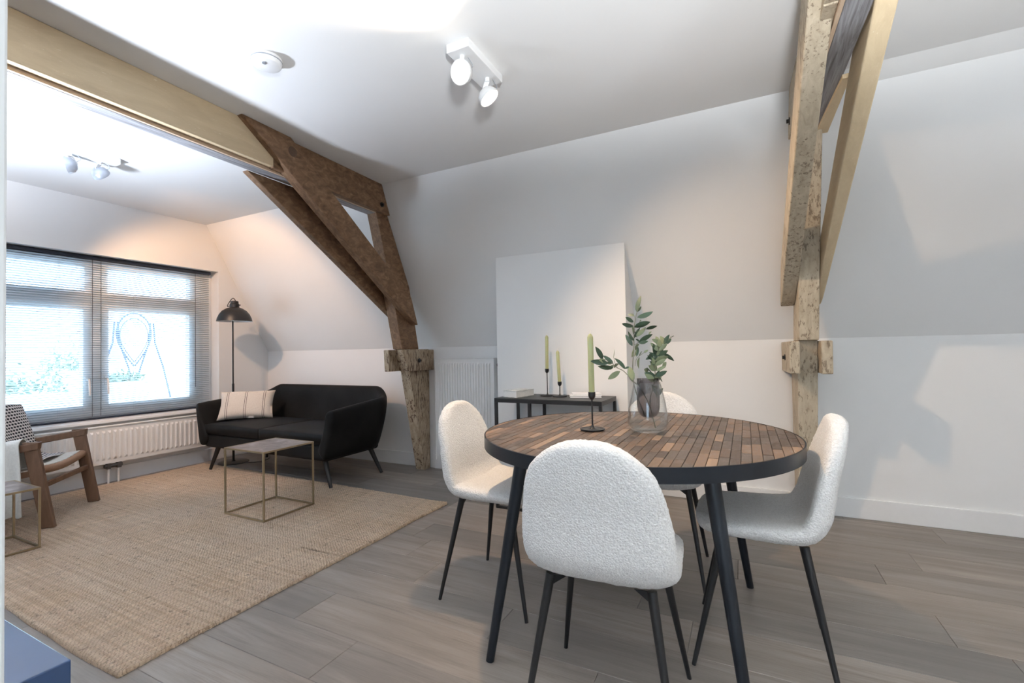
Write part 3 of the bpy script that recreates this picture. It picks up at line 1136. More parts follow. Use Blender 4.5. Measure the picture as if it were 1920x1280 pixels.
for k in range(ncord):
    x = .03 + (W_ - .06) * k / (ncord - 1)
    sag = .028 * math.sin(math.pi * (x / W_))
    st.tube([(x, .075, .400 - sag), (x, .25, .378 - sag * 1.1), (x, .45, .345 - sag), (x, .60, .315)], .0098, 6)
AC.part('woven_seat', st, CORD, world=False, smooth=True, kind='stuff')
bk = M()
for x in (.02, W_ - .02):
    bk.beam((x, .38, .30), (x, .455, .74), .026, .026, up=(1, 0, 0))
bk.beam((.02, .455, .735), (W_ - .02, .455, .735), .026, .04).beam((.02, .40, .36), (W_ - .02, .40, .36), .026, .03)
AC.part('backrest', bk, OAK, world=False, bevel=.004)
# patterned throw over the back
HT = N('black_white_houndstooth_weave')
tcn = HT.n('ShaderNodeTexCoord')
spn = HT.n('ShaderNodeSeparateXYZ')
HT.l(tcn.outputs['UV'], spn.inputs[0])
a_ = HT.math('MULTIPLY', spn.outputs[0], 38)
b_ = HT.math('MULTIPLY', spn.outputs[1], 46)
rw = HT.math('FLOOR', b_)
sh_ = HT.math('ADD', a_, HT.math('MULTIPLY', rw, .5))
fa = HT.math('FRACT', sh_)
fb = HT.math('FRACT', b_)
blk = HT.math('MULTIPLY', HT.math('LESS_THAN', HT.math('ABSOLUTE', HT.math('SUBTRACT', fa, .5)), .36), HT.math('LESS_THAN', HT.math('ABSOLUTE', HT.math('SUBTRACT', HT.math('ADD', fb, HT.math('MULTIPLY', fa, .25)), .6)), .30))
HT.set(HT.mix(blk, (.72, .68, .66), (.012, .012, .016)), .9)
HT = HT.m
tp = catmull([(.17, .395), (.21, .392), (.27, .388), (.32, .41), (.348, .48), (.37, .57), (.39, .655), (.41, .73), (.43, .775), (.46, .765), (.485, .70), (.51, .58)], 5)
nt = len(tp)


def cloth_sheet(profile, xa, xb, nx, wob, th=.006):
    m = M()
    n = len(profile)
    V, F, UV = [], [], []
    L = [0]
    for i in range(1, n):
        L.append(L[-1] + math.hypot(profile[i][0] - profile[i - 1][0], profile[i][1] - profile[i - 1][1]))
    for s_ in (0, 1):
        for i in range(n):
            t = np.array(profile[min(i + 1, n - 1)]) - np.array(profile[max(i - 1, 0)])
            t = t / np.linalg.norm(t)
            nn_ = np.array([-t[1], t[0]])
            for j in range(nx):
                x = xa + (xb - xa) * j / (nx - 1)
                w_ = wob(x, L[i])
                q = np.array(profile[i]) + nn_ * (w_ + th * s_)
                V.append((x, q[0], q[1]))
                UV.append((x, L[i]))
    id2 = lambda k, i, j: k * n * nx + i * nx + j
    for i in range(n - 1):
        for j in range(nx - 1):
            F.append((id2(0, i, j), id2(0, i + 1, j), id2(0, i + 1, j + 1), id2(0, i, j + 1)))
            F.append((id2(1, i, j), id2(1, i, j + 1), id2(1, i + 1, j + 1), id2(1, i + 1, j)))
    for i in range(n - 1):
        for j in (0, nx - 1):
            F.append((id2(0, i, j), id2(0, i + 1, j), id2(1, i + 1, j), id2(1, i, j)))
    for j in range(nx - 1):
        for i in (0, n - 1):
            F.append((id2(0, i, j), id2(0, i, j + 1), id2(1, i, j + 1), id2(1, i, j)))
    m.add(V, F)
    return m, UV


def set_uv(me, UV):
    uv = me.uv_layers.new(name='UVMap')
    idx = np.empty(len(me.loops), int)
    me.loops.foreach_get('vertex_index', idx)
    uv.data.foreach_set('uv', np.array(UV, np.float32)[idx].ravel())


cm, UV = cloth_sheet(tp, .12, W_ - .022, 16, lambda x, l: .006 * math.sin(x * 22 + l * 9))
cme = cm.mesh('patterned_throw', HT, smooth='all')
set_uv(cme, UV)
thr = obj('patterned_throw', cme, None)
thr.matrix_world = Matrix.Translation((N0.x, N0.y, .0165)) @ Matrix.Rotation(ang, 4, 'Z')
thr.location = (N0.x, N0.y, .0165)
thr.rotation_euler = (0, 0, ang)
tag(thr, 'black and white patterned throw draped over the wooden armchair', 'throw')
# white throw over the near arm: profile across the arm
WT = m_plain('white_woven_throw', (.74, .73, .68), .95, 0, 90, .12, .6)
wv = M()
V, F = [], []
prof = [(-.085, .115), (-.075, .20), (-.055, .32), (-.045, .44), (-.040, .54), (-.028, .578), (0, .59), (.028, .578), (.042, .53), (.05, .45), (.055, .40)]
prof = [tuple(q) for q in catmull(prof, 3)]
ny = 30
for s_ in (0, 1):
    for i, (px_, pz_) in enumerate(prof):
        for j in range(ny):
            y = .135 + .30 * j / (ny - 1)
            hang = max(0, .55 - pz_) / .45
            fold = .020 * hang * math.sin(y * 70 + 1.3 * math.sin(pz_ * 6))
            sgnx = -1 if px_ < 0 else 1
            zz = pz_ - (y - .1) * .155 * (1 if pz_ > .3 else .5)
            if i == 0:
                zz += .02 * noise.noise(Vector((y * 30, 0, 0)))
            xo = px_ + fold + s_ * .006 * (-1 if px_ < -.02 else (1 if px_ > .02 else 0))
            V.append((xo, y - .05 * hang * (1 - j / ny), zz + (s_ * .006 if abs(px_) < .03 else 0)))
n1 = len(prof)
id2 = lambda k, i, j: k * n1 * ny + i * ny + j
for i in range(n1 - 1):
    for j in range(ny - 1):
        F.append((id2(0, i, j), id2(0, i + 1, j), id2(0, i + 1, j + 1), id2(0, i, j + 1)))
        F.append((id2(1, i, j), id2(1, i, j + 1), id2(1, i + 1, j + 1), id2(1, i + 1, j)))
for i in range(n1 - 1):
    for j in (0, ny - 1):
        F.append((id2(0, i, j), id2(0, i + 1, j), id2(1, i + 1, j), id2(1, i, j)))
wv.add(V, F)
wth = obj('white_throw', wv, WT, smooth='all')
wth.location = (N0.x, N0.y, .0165)
wth.rotation_euler = (0, 0, ang)
tag(wth, 'soft white throw hanging over the near arm of the wooden armchair', 'throw')

# ------------------------------------------------------------------ dining table
tcx, tcy, TZ, TR_ = -.433, 1.963, .780, .617
DT = Thing('dining_table', 'round dining table of small reclaimed wood blocks with black rim', 'table', (tcx, tcy, 0))
DT.part('rim', M().lathe([(TR_ - .004, TZ - .002), (TR_ - .004, TZ), (TR_, TZ - .001), (TR_, TZ - .048), (TR_ - .004, TZ - .048), (TR_ - .004, TZ - .002)], (tcx, tcy, 0), 160), RIM, smooth=30)
DT.part('table_underside', M().lathe([(0, TZ - .012), (TR_ - .0045, TZ - .012), (TR_ - .0045, TZ - .046), (0, TZ - .046)], (tcx, tcy, 0), 96), BLACK, smooth=30)
bm_ = N('reclaimed_block_wood')
v = bm_.coords((40, 7, 40), rnd=29.0)
g = bm_.noise(v, 2.5, 6, .65, .6)
g2 = bm_.noise(bm_.coords(rnd=5.0), 24, 3)
oi_ = bm_.n('ShaderNodeObjectInfo')
col = bm_.ramp(oi_.outputs['Random'], [(0, (.100, .063, .043)), (.22, (.068, .045, .033)), (.44, (.128, .080, .052)), (.62, (.090, .066, .052)), (.80, (.165, .103, .066)), (.95, (.26, .165, .105))], 'CONSTANT')
col = bm_.mix(1.0, col, bm_.ramp(g, [(.26, (.62, .60, .58)), (.5, (1, 1, 1)), (.76, (1.45, 1.45, 1.45))]), 'MULTIPLY')
col = bm_.mix(bm_.ramp(g2, [(.56, (0, 0, 0)), (.74, (.40,) * 3)]), col, (.26, .22, .19))
bm_.set(col, bm_.ramp(g, [(.3, (.36,) * 3), (.7, (.56,) * 3)]))
bm_.bump(g, .4, .002)
BLOCK = bm_.m


def clip_circle(poly, R):
    K_ = 96
    for k in range(K_):
        a = 2 * math.pi * k / K_
        nx_, ny_ = math.cos(a), math.sin(a)
        out = []
        for i in range(len(poly)):
            p, q = poly[i], poly[(i + 1) % len(poly)]
            dp = R - (p[0] * nx_ + p[1] * ny_)
            dq = R - (q[0] * nx_ + q[1] * ny_)
            if dp >= 0:
                out.append(p)
            if dp * dq < 0:
                t = dp / (dp - dq)
                out.append((p[0] + (q[0] - p[0]) * t, p[1] + (q[1] - p[1]) * t))
        poly = out
        if len(poly) < 3:
            return None
    # merge near-duplicates
    res = []
    for p in poly:
        if not res or math.hypot(p[0] - res[-1][0], p[1] - res[-1][1]) > 1e-4:
            res.append(p)
    if len(res) > 2 and math.hypot(res[0][0] - res[-1][0], res[0][1] - res[-1][1]) < 1e-4:
        res.pop()
    return res if len(res) > 2 else None


random.seed(21)
RR = TR_ - .0052
cw = .0305
ncol = int(2 * RR / cw) + 1
nb = 0
blocks = []
for c in range(ncol):
    x0 = -ncol * cw / 2 + c * cw
    ym = math.sqrt(max(0, RR ** 2 - min(abs(x0), abs(x0 + cw)) ** 2))
    y = -ym - random.uniform(0, .1)
    while y < ym:
        L = random.choice((.10, .12, .14, .15, .17, .19))
        g = .0007
        poly = clip_circle([(x0 + g, y + g), (x0 + cw - g, y + g), (x0 + cw - g, y + L - g), (x0 + g, y + L - g)], RR)
        y += L
        if poly is None:
            continue
        ar = abs(sum(poly[i][0] * poly[(i + 1) % len(poly)][1] - poly[(i + 1) % len(poly)][0] * poly[i][1] for i in range(len(poly)))) / 2
        if ar < 1e-5:
            continue
        zt = TZ - .0012 + random.uniform(-.0009, .0009)
        cxm = sum(p[0] for p in poly) / len(poly)
        cym = sum(p[1] for p in poly) / len(poly)
        ins = [(cxm + (p[0] - cxm) * (1 - .0008 / max(.006, cw / 2)), cym + (p[1] - cym) * .985) for p in poly]
        n = len(poly)
        n = len(poly)
        vv_ = [(p[0], p[1], TZ - .0115) for p in poly] + [(p[0], p[1], zt - .001) for p in poly] + [(p[0], p[1], zt) for p in ins]
        ff_ = [tuple(reversed(range(n)))] + [(i, (i + 1) % n, n + (i + 1) % n, n + i) for i in range(n)] + [(n + i, n + (i + 1) % n, 2 * n + (i + 1) % n, 2 * n + i) for i in range(n)] + [tuple(range(2 * n, 3 * n))]
        far = math.hypot(cxm + tcx, cym + tcy) / max(ar, 1e-6) ** .5
        blocks.append((far, vv_, ff_))
        nb += 1
blocks.sort(key=lambda t: t[0])
for far, vv_, ff_ in blocks[:300]:
    obj('wood_block', M().add(vv_, ff_), BLOCK, parent=DT.e)
if len(blocks) > 300:
    rest = M()
    for far, vv_, ff_ in blocks[300:]:
        rest.add(vv_, ff_)
    obj('small_wood_blocks', rest, BLOCK, parent=DT.e, kind='stuff')
for sx_, sy_ in ((-1, -1), (1, -1), (1, 1), (-1, 1)):
    top = (tcx + sx_ * .325, tcy + sy_ * .385, TZ - .046)
    foot = (tcx + sx_ * .424, tcy + sy_ * .483, 0)
    lg = DT.part('leg', M().tube([top, foot], [.0255, .015], 24), RIM, smooth=True)
    DT.part('mounting_plate', M().beam((top[0] - sx_ * .06, top[1] - sy_ * .06, TZ - .0495), (top[0] + sx_ * .05, top[1] + sy_ * .05, TZ - .0495), .10, .006), BLACK, under=lg)

# ------------------------------------------------------------------ dining chairs
cp = catmull([(.215, .478), (.18, .4815), (.11, .479), (.0, .476), (-.085, .476), (-.148, .486), (-.188, .534), (-.203, .605), (-.215, .68), (-.232, .75), (-.247, .82), (-.257, .877)], 10)
cp = np.array(cp)
dl = np.r_[0, np.cumsum(np.linalg.norm(np.diff(cp, axis=0), axis=1))]
TL_ = dl[-1]
NT, NP = 120, 150


def chair_shell():
    V = []
    F = []
    for i in range(NT):
        # denser sampling at the ends
        a = i / (NT - 1)
        s = (.5 - .5 * math.cos(math.pi * a)) * .35 + a * .65
        d = s * TL_
        c = np.array([np.interp(d, dl, cp[:, 0]), np.interp(d, dl, cp[:, 1])])
        e = .004
        c2 = np.array([np.interp(min(d + e, TL_), dl, cp[:, 0]), np.interp(min(d + e, TL_), dl, cp[:, 1])])
        c1 = np.array([np.interp(max(d - e, 0), dl, cp[:, 0]), np.interp(max(d - e, 0), dl, cp[:, 1])])
        t = (c2 - c1) / np.linalg.norm(c2 - c1)
        n = np.array([t[1], -t[0]])   # towards the sitter: for the seat t=-y -> n=+z
        W = np.interp(s, [0, .18, .42, .58, .68, .80, .90, 1.0], [.207, .220, .226, .222, .215, .197, .175, .145])
        # rounded ends
        fe = max(0, 1 - d / .10)
        be = max(0, 1 - (TL_ - d) / .135)
        W *= (1 - fe ** 2.6) ** .42 if fe < 1 else 0
        W *= (1 - be ** 2.4) ** .47 if be < 1 else 0
        W = max(W, .001)
        th = .031
        fe2 = max(0, 1 - d / .030)
        be2 = max(0, 1 - (TL_ - d) / .028)
        th *= math.sqrt(max(0.0, 1 - fe2 ** 2)) * math.sqrt(max(0.0, 1 - be2 ** 2))
        th = max(th, .0005)
        cup = np.interp(s, [0, .15, .4, .55, .75, 1.0], [.010, .022, .038, .058, .036, .012])
        for k in range(NP):
            ph = 2 * math.pi * k / NP
            cx, sx = math.cos(ph), math.sin(ph)
            lat = W * math.copysign(abs(cx) ** .62, cx)
            tt = th * math.copysign(abs(sx) ** .80, sx)
            r = lat / .22
            up = cup * abs(r) ** 2.6 * (.54 + .46 * sx)
            q = c + n * (tt + up)
            p = Vector((lat, q[0], q[1]))
            V.append(p)
    A_ = np.array([tuple(p) for p in V]).reshape(NT, NP, 3)
    for i in range(NT - 1):
        for k in range(NP):
            k2 = (k + 1) % NP
            F.append((i * NP + k, (i + 1) * NP + k, (i + 1) * NP + k2, i * NP + k2))
    F.append(tuple(range(NP)))
    F.append(tuple(reversed(range((NT - 1) * NP, NT * NP))))
    # woolly relief: push vertices along their normals
    du = np.gradient(A_, axis=0)
    dv = np.roll(A_, -1, axis=1) - np.roll(A_, 1, axis=1)
    nr = np.cross(dv, du)
    ln = np.linalg.norm(nr, axis=2, keepdims=True)
    nr = nr / np.maximum(ln, 1e-9)
    cen = A_.mean(axis=1, keepdims=True)
    sg = np.sign(((A_ - cen) * nr).sum(axis=2).mean())
    out = []
    for i in range(NT):
        for k in range(NP):
            p = A_[i, k]
            hh = noise.noise(Vector(p) * 95) * .0016 + noise.noise(Vector(p) * 210 + Vector((5, 5, 5))) * .0012
            if 0 < i < NT - 1:
                p = p + nr[i, k] * sg * hh
            out.append(tuple(p))
    m = M()
    m.add(out, F)
    return m.mesh('seat_shell', BOUCLE, smooth='all')


shell_me = chair_shell()
leg_me = {}
for sx_ in (-1, 1):
    for sy_ in (-1, 1):
        leg_me[sx_, sy_] = M().tube([(sx_ * .148, sy_ * .125 - .01, .446), (sx_ * .218, sy_ * .217, 0)], [.0145, .0075], 16).mesh('leg', BLACK, smooth=True)
frm = M()
for sy_ in (-1, 1):
    frm.beam((-.14, sy_ * .110 - .01, .452), (.14, sy_ * .110 - .01, .452), .024, .004)
for sx_ in (-1, 1):
    frm.beam((sx_ * .09, -.115, .448), (sx_ * .09, .10, .448), .026, .004)
    for sy_ in (-1, 1):
        yq = sy_ * .125 - .01
        frm.prism([(sx_ * .10, .444), (sx_ * .148, .444), (sx_ * .154, .405)], yq - .002, yq + .002, lambda p, t: (p[0], t, p[1]))
frm_me = frm.mesh('leg_frame', BLACK)


def chair(loc, rz, label, first=None):
    if first is None:
        T = Thing('dining_chair', label, 'chair', (loc[0], loc[1], 0), math.radians(rz), 'boucle dining chairs around the round table')
        obj('seat_shell', shell_me, None, parent=T.e)
        for k_, me in leg_me.items():
            obj('leg', me, None, parent=T.e)
        obj('leg_frame', frm_me, None, parent=T.e)
        return T.e
    c = copy_tree(first)
    c.location = (loc[0], loc[1], 0)
    c.rotation_euler = (0, 0, math.radians(rz))
    c['label'] = label
    return c


c1 = chair((-.405, 1.462), 3, 'cream boucle chair nearest, seen from behind, pushed under the round table')
chair((-1.052, 1.966), -90, 'cream boucle chair left of the table, in front of the tall radiator', c1)
chair((.025, 1.988), 90, 'cream boucle chair at the right side of the table, seen in profile', c1)
chair((-.418, 2.482), 183, 'cream boucle chair behind the table, mostly hidden by the glass vase and tabletop', c1)

# ------------------------------------------------------------------ console table
CT = Thing('console_table', 'narrow black metal console table against the chimney breast', 'console table', (-1.23, 3.12, 0))
kx0, kx1, ky0, ky1, kz = -1.628, -.838, 2.935, 3.315, .785
CT.part('tabletop', M().box(kx0, kx1, ky0, ky1, kz - .005, kz), BLACK, bevel=.001)
CT.part('top_frame', M().box(kx0, kx1, ky0, ky0 + .02, kz - .03, kz - .0055).box(kx0, kx1, ky1 - .02, ky1, kz - .03, kz - .0055).box(kx0, kx0 + .02, ky0 + .02, ky1 - .02, kz - .03, kz - .0055).box(kx1 - .02, kx1, ky0 + .02, ky1 - .02, kz - .03, kz - .0055), BLACK)
for x in (kx0, kx1 - .02):
    for y in (ky0, ky1 - .02):
        CT.part('leg', M().box(x, x + .02, y, y + .02, 0, kz - .0305), BLACK)
for x, y in ((-1.364, ky0), (-1.404, ky1 - .02)):
    CT.part('leg', M().box(x, x + .02, y, y + .02, 0, kz - .0305), BLACK, label='inner leg')
CT.part('bottom_frame', M().box(kx0 + .02, kx1 - .02, ky0 + .001, ky0 + .019, .0, .018).box(kx0 + .02, kx1 - .02, ky1 - .019, ky1 - .001, .0, .018), BLACK)


def book(name, label, pts, z0, z1, cover, page, spine_gap=.003):
    """pts: four corners (world xy) of the closed book"""
    T = Thing(name, label, 'book', (sum(p[0] for p in pts) / 4, sum(p[1] for p in pts) / 4, z0), 0)
    c = Vector((sum(p[0] for p in pts) / 4, sum(p[1] for p in pts) / 4))
    ins = [tuple(c + (Vector(p) - c) * .965) for p in pts]
    fn = lambda p, t: (p[0], p[1], t)
    T.part('cover', M().prism(pts, z0, z0 + .0025, fn).prism(pts, z1 - .0025, z1, fn), cover, bevel=.0006)
    T.part('pages', M().prism(ins, z0 + .0027, z1 - .0027, fn), page)
    return T


PAPER = m_plain('white_paper_pages', (.74, .74, .72), .8, 0, 120, .1)
MARB = N('marbled_grey_cover')
fm = MARB.noise(MARB.coords(), 7, 6, .6, 2.0)
MARB.set(MARB.ramp(fm, [(.40, (.72, .73, .71)), (.52, (.42, .46, .45)), (.6, (.70, .72, .70))]), .5)
MARB = MARB.m
WHC = m_plain('white_book_cover', (.78, .79, .82), .4, var=.04)
kz_ = kz + .0004
book('book', 'thick white book with marbled cover at the left end of the console table', [(-1.605, 3.03), (-1.475, 2.985), (-1.435, 3.215), (-1.575, 3.25)], kz_, kz_ + .048, MARB, PAPER)
book('book', 'thin white book lying lowest in the pair at the right end of the console', [(-1.165, 3.235), (-1.11, 3.10), (-.90, 3.16), (-.955, 3.29)], kz_, kz_ + .014, WHC, PAPER)
book('book', 'thin white book on top of another at the right end of the console', [(-1.150, 3.245), (-1.10, 3.125), (-.905, 3.175), (-.955, 3.30)], kz_ + .0144, kz_ + .027, WHC, PAPER)


def candlestick(x, y, z, H, ch, label, clabel, tilt=(0, 0), lit=False, br=.053):
    T = Thing('candle_holder', label, 'candle holder', (x, y, z), 0)
    T.part('base', M().lathe([(br - .004, 0), (br, .003), (br, .006), (br - .003, .006), (br - .008, .004), (.012, .006), (.006, .012), (.0045, .02)], (x, y, z), 36), BLACK, smooth=50)
    T.part('stem', M().tube([(x, y, z + .016), (x, y, z + H - .030)], .0036, 10), BLACK, smooth=True)
    T.part('cup', M().lathe([(.0036, H - .034), (.008, H - .030), (.0135, H - .022), (.0150, H - .016), (.0150, H), (.0133, H), (.0133, H - .014), (0, H - .014)], (x, y, z), 24), BLACK, smooth=50)
    C_ = Thing('candle', clabel, 'candle', (x, y, z + H - .0135), 0)
    b = Vector((x, y, z + H - .0135))
    t = b + Vector((tilt[0], tilt[1], ch))
    d = (t - b).normalized()
    C_.part('wax', M().lathe([(.0118, 0), (.0124, .02), (.0124, ch - .016), (.0108, ch - .010), (.004, ch), (0, ch)], b, 20, axis=d), CANDLE, smooth=50)
    C_.part('wick', M().tube([t - d * .002, t + d * .007, t + d * .013 + Vector((.002, 0, 0))], [.0022, .0018, .0008], 6), WICK, smooth=True)


candlestick(-1.325, 3.205, kz + .0003, .200, .262, 'tall black candle holder on the console table', 'green taper candle in the tall holder on the console table', (.003, 0))
candlestick(-1.215, 3.175, kz + .0003, .108, .240, 'short black candle holder on the console table', 'slightly leaning green candle in the short holder on the console', (-.012, 0))
candlestick(-.590, 1.920, TZ + .0005, .160, .262, 'black candle holder on the dining table', 'green dinner candle with white wick tip on the dining table', (-.002, 0))

# ------------------------------------------------------------------ vase with olive branches
vx, vy = -.366, 1.955
VS = Thing('glass_vase', 'clear glass vase with smoked inner cup on the round table', 'vase', (vx, vy, TZ + .0005))
outp = [(0, .002), (.045, .0), (.062, .004), (.074, .016), (.080, .035), (.080, .055), (.077, .085), (.071, .125), (.062, .165), (.055, .195), (.0535, .202)]
inp = [(.0515, .202), (.053, .194), (.060, .164), (.069, .124), (.075, .084), (.0775, .055), (.077, .036), (.071, .021), (.058, .012), (0, .010)]
VS.part('outer_glass', M().lathe([(r, h) for r, h in outp + inp], (vx, vy, TZ + .0005), 56), GLASSM, smooth='all', label='clear tapering outer vase')
cup = M()
V, F = [], []
cprof = [(.0, .058), (.020, .060), (.032, .068), (.041, .083), (.045, .105), (.0455, .14), (.0445, .18), (.0440, .218), (.0425, .218), (.043, .18), (.044, .14), (.0435, .107), (.039, .086), (.031, .072), (.019, .064), (0, .062)]
nn = 96
for i, (r, h) in enumerate(cprof):
    for k in range(nn):
        a = 2 * math.pi * k / nn
        rr = max(r, 1e-5) * (1 + .012 * math.cos(a * 24)) if .03 < r else max(r, 1e-5)
        V.append((vx + .004 + rr * math.cos(a), vy + rr * math.sin(a), TZ + .0005 + h))
for i in range(len(cprof) - 1):
    for k in range(nn):
        F.append((i * nn + k, i * nn + (k + 1) % nn, (i + 1) * nn + (k + 1) % nn, (i + 1) * nn + k))
VS.part('inner_cup', M().add(V, F), SMOKE, smooth='all', label='ribbed smoke-grey inner cup')

leaf_cache = {}


def leaf_mesh(L, Wd, mat, curl):
    m = M()
    n = 7
    V, F = [], []
    for i in range(n):
        t = i / (n - 1)
        wv_ = Wd * math.sin(math.pi * min(1, t * .92 + .06)) ** .8 * .5
        if i in (0, n - 1):
            wv_ = .0006
        z = curl * L * (t * t) * .5
        V += [(-wv_, t * L, z + abs(wv_) * .25), (0, t * L, z), (wv_, t * L, z + abs(wv_) * .25)]
    for i in range(n - 1):
        for k in range(2):
            a = i * 3 + k
            F.append((a, a + 3, a + 4, a + 1))
    return m.add(V, F).mesh('leaf', mat, smooth='all', recalc=False)


LM = [leaf_mesh(.052, .0175, LEAF, -.25), leaf_mesh(.044, .0155, LEAF, .25), leaf_mesh(.036, .0145, LEAF, -.3), leaf_mesh(.046, .017, LEAF2, .2), leaf_mesh(.034, .0145, LEAF2, -.3)]
VR = Vector((.893, .449, 0))      # to the right as the room is entered
VD = Vector((-.449, .893, 0))


def at(px, py, depth=0.0):
    """a point near the vase: px right, py up from the vase's foot (m), depth away from the door"""
    return Vector((vx, vy, TZ)) + VR * px + VD * depth + Vector((0, 0, py))


def leaf(parent, inv, base_, tip, kind, roll=0.0):
    d = (Vector(tip) - Vector(base_))
    me = LM[kind]
    L = d.length
    L0 = (.052, .044, .036, .046, .034)[kind]
    y_ = d.normalized()
    up = Vector((0, 0, 1)) if abs(y_.z) < .9 else Vector((1, 0, 0))
    x_ = y_.cross(up).normalized()
    z_ = x_.cross(y_)
    roll = math.pi / 2 + roll * .75
    c, s = math.cos(roll), math.sin(roll)
    x2 = x_ * c + z_ * s
    z2 = x2.cross(y_)
    mt = Matrix((x2, y_, z2)).transposed().to_4x4()
    mt.translation = Vector(base_)
    sc = Matrix.Diagonal((L / L0, L / L0, L / L0, 1))
    o = bpy.data.objects.new('leaf', me)
    COL.objects.link(o)
    o.parent = parent
    o.matrix_local = inv @ mt @ sc
    return o


def branch(label, pts, leaves, kinds, rad=(.0024, .0012), twigs=()):
    T = Thing('olive_branch', label, 'branch', tuple(pts[0]), 0)
    path_ = catmull([tuple(p) for p in pts], 8)
    n = len(path_)
    sm2 = M().tube(path_, [rad[0] + (rad[1] - rad[0]) * i / (n - 1) for i in range(n)], 8)
    for tw in twigs:
        sm2.tube(catmull([tuple(p) for p in tw], 5), .0009, 6)
    T.part('stem', sm2, STEM, smooth=True)
    for i, (b, tip, k, r) in enumerate(leaves):
        leaf(T.e, T.inv, b, tip, k, r)
    return T


PX = 1 / 455.0   # one pixel of the studied crop at the vase, in metres


def q(x, y, d=0.0):
    return at((x - 1219) * PX, (818 - y) * PX, d)


Z4 = lambda x, y, d=0.0: q(1080 + x / 4, 540 + y / 4, d)
random.seed(5)
rl = lambda: random.uniform(-1.0, 1.0)
# tall middle branch
st1 = [Z4(545, 1000, .02), Z4(500, 860, .03), Z4(470, 745, .03), Z4(462, 620, .02), Z4(470, 480, .01), Z4(470, 330, .0), Z4(490, 230, .0), Z4(505, 190, .0)]
lv1 = [((495, 215), (525, 85), 0), ((500, 212), (537, 175), 2), ((485, 260), (608, 225), 0), ((478, 245), (436, 222), 2), ((465, 292), (392, 255), 1), ((470, 330), (575, 290), 0), ((462, 322), (384, 303), 0),
       ((500, 300), (525, 275), 4), ((560, 345), (626, 332), 1), ((475, 350), (470, 420), 1), ((480, 410), (520, 330), 0), ((490, 400), (555, 330), 3), ((465, 430), (425, 360), 0), ((462, 470), (418, 380), 0),
       ((500, 445), (590, 380), 0), ((495, 450), (568, 435), 1), ((478, 460), (500, 500), 3), ((468, 500), (505, 455), 4), ((480, 550), (500, 480), 1), ((500, 540), (545, 522), 1), ((470, 490), (452, 555), 3), ((470, 550), (480, 480), 3),
       ((470, 420), (500, 440), 2), ((472, 380), (455, 330), 4), ((585, 385), (612, 362), 4), ((536, 520), (570, 503), 4), ((490, 640), (500, 560), 4)]
branch('tall olive branch with dark green leaves in the middle of the vase', st1,
       [(Z4(*b, random.uniform(-.02, .02)), Z4(*t, random.uniform(-.035, .035)), k, rl()) for b, t, k in lv1], None,
       twigs=[[Z4(470, 460), Z4(500, 445), Z4(570, 395)], [Z4(470, 620), Z4(485, 565), Z4(540, 520)], [Z4(470, 370), Z4(520, 350), Z4(565, 342)]])
# branch leaning left
st2 = [Z4(612, 1085, .0), Z4(590, 1000, -.005), Z4(560, 900, -.01), Z4(500, 790, -.015), Z4(430, 715, -.02), Z4(375, 655, -.02), Z4(320, 625, -.02), Z4(290, 590, -.02)]
lv2 = [((225, 565), (170, 475), 0), ((262, 595), (132, 578), 0), ((300, 630), (188, 622), 0), ((300, 600), (228, 535), 0), ((385, 640), (312, 555), 0), ((305, 560), (332, 490), 3), ((345, 655), (275, 715), 3), ((382, 635), (414, 622), 2),
       ((290, 600), (240, 590), 3), ((438, 720), (420, 620), 4), ((440, 735), (430, 620), 4), ((305, 610), (275, 645), 4), ((250, 585), (180, 565), 3), ((300, 625), (340, 600), 4)]
branch('olive branch leaning left out of the vase toward the candle', st2,
       [(Z4(*b, random.uniform(-.03, -.01)), Z4(*t, random.uniform(-.045, .01)), k, rl() * .7) for b, t, k in lv2], None,
       twigs=[[Z4(290, 590, -.02), Z4(250, 570, -.02), Z4(225, 562, -.02)], [Z4(330, 628, -.02), Z4(310, 590, -.02), Z4(305, 555, -.02)]])
# pale branch on the right
st3 = [Z4(575, 930, .01), Z4(590, 850, .015), Z4(620, 760, .02), Z4(630, 680, .02), Z4(625, 600, .02), Z4(650, 520, .02), Z4(690, 460, .02), Z4(735, 430, .02), Z4(760, 400, .02)]
lv3 = []
for (bx, by_) in ((620, 740), (625, 700), (630, 660), (625, 620), (628, 580), (640, 545), (655, 510), (675, 485), (695, 460)):
    for s_ in (-1, 1):
        for rep in range(2):
            an = random.uniform(.2, 1.2)
            L = random.uniform(50, 95)
            lv3.append(((bx, by_), (bx + s_ * L * math.cos(an), by_ - L * math.sin(an)), random.choice((3, 4, 3, 1, 2))))
lv3 += [((690, 530), (768, 582), 0), ((660, 575), (725, 565), 0), ((680, 640), (735, 592), 3), ((580, 660), (520, 640), 3), ((640, 740), (690, 660), 3), ((700, 450), (690, 400), 3), ((660, 700), (710, 745), 1),
        ((625, 480), (612, 450), 1), ((620, 540), (565, 575), 1), ((745, 420), (775, 395), 2), ((600, 770), (660, 800), 3), ((640, 850), (610, 760), 3), ((630, 860), (660, 790), 1), ((715, 440), (705, 410), 1), ((650, 545), (690, 490), 1)]
branch('pale green olive branch on the right side of the vase', st3,
       [(Z4(*b, random.uniform(.0, .03)), Z4(*t, random.uniform(-.02, .05)), k, rl()) for b, t, k in lv3], None)

# ------------------------------------------------------------------ desk corner at the left
DK = Thing('desk', 'dark tabletop corner, coloured blue for the reflected sky, at the bottom left beside the door post', 'desk', (-1.2, -.1, 0))
DK.part('desktop', M().box(-1.9, -.716, -.55, .258, .738, .768), DESKM, bevel=.0015)
for x in (-1.86, -.80):
    for y in (-.5, .18):
        DK.part('leg', M().box(x, x + .04, y, y + .04, 0, .7375), BLACK)

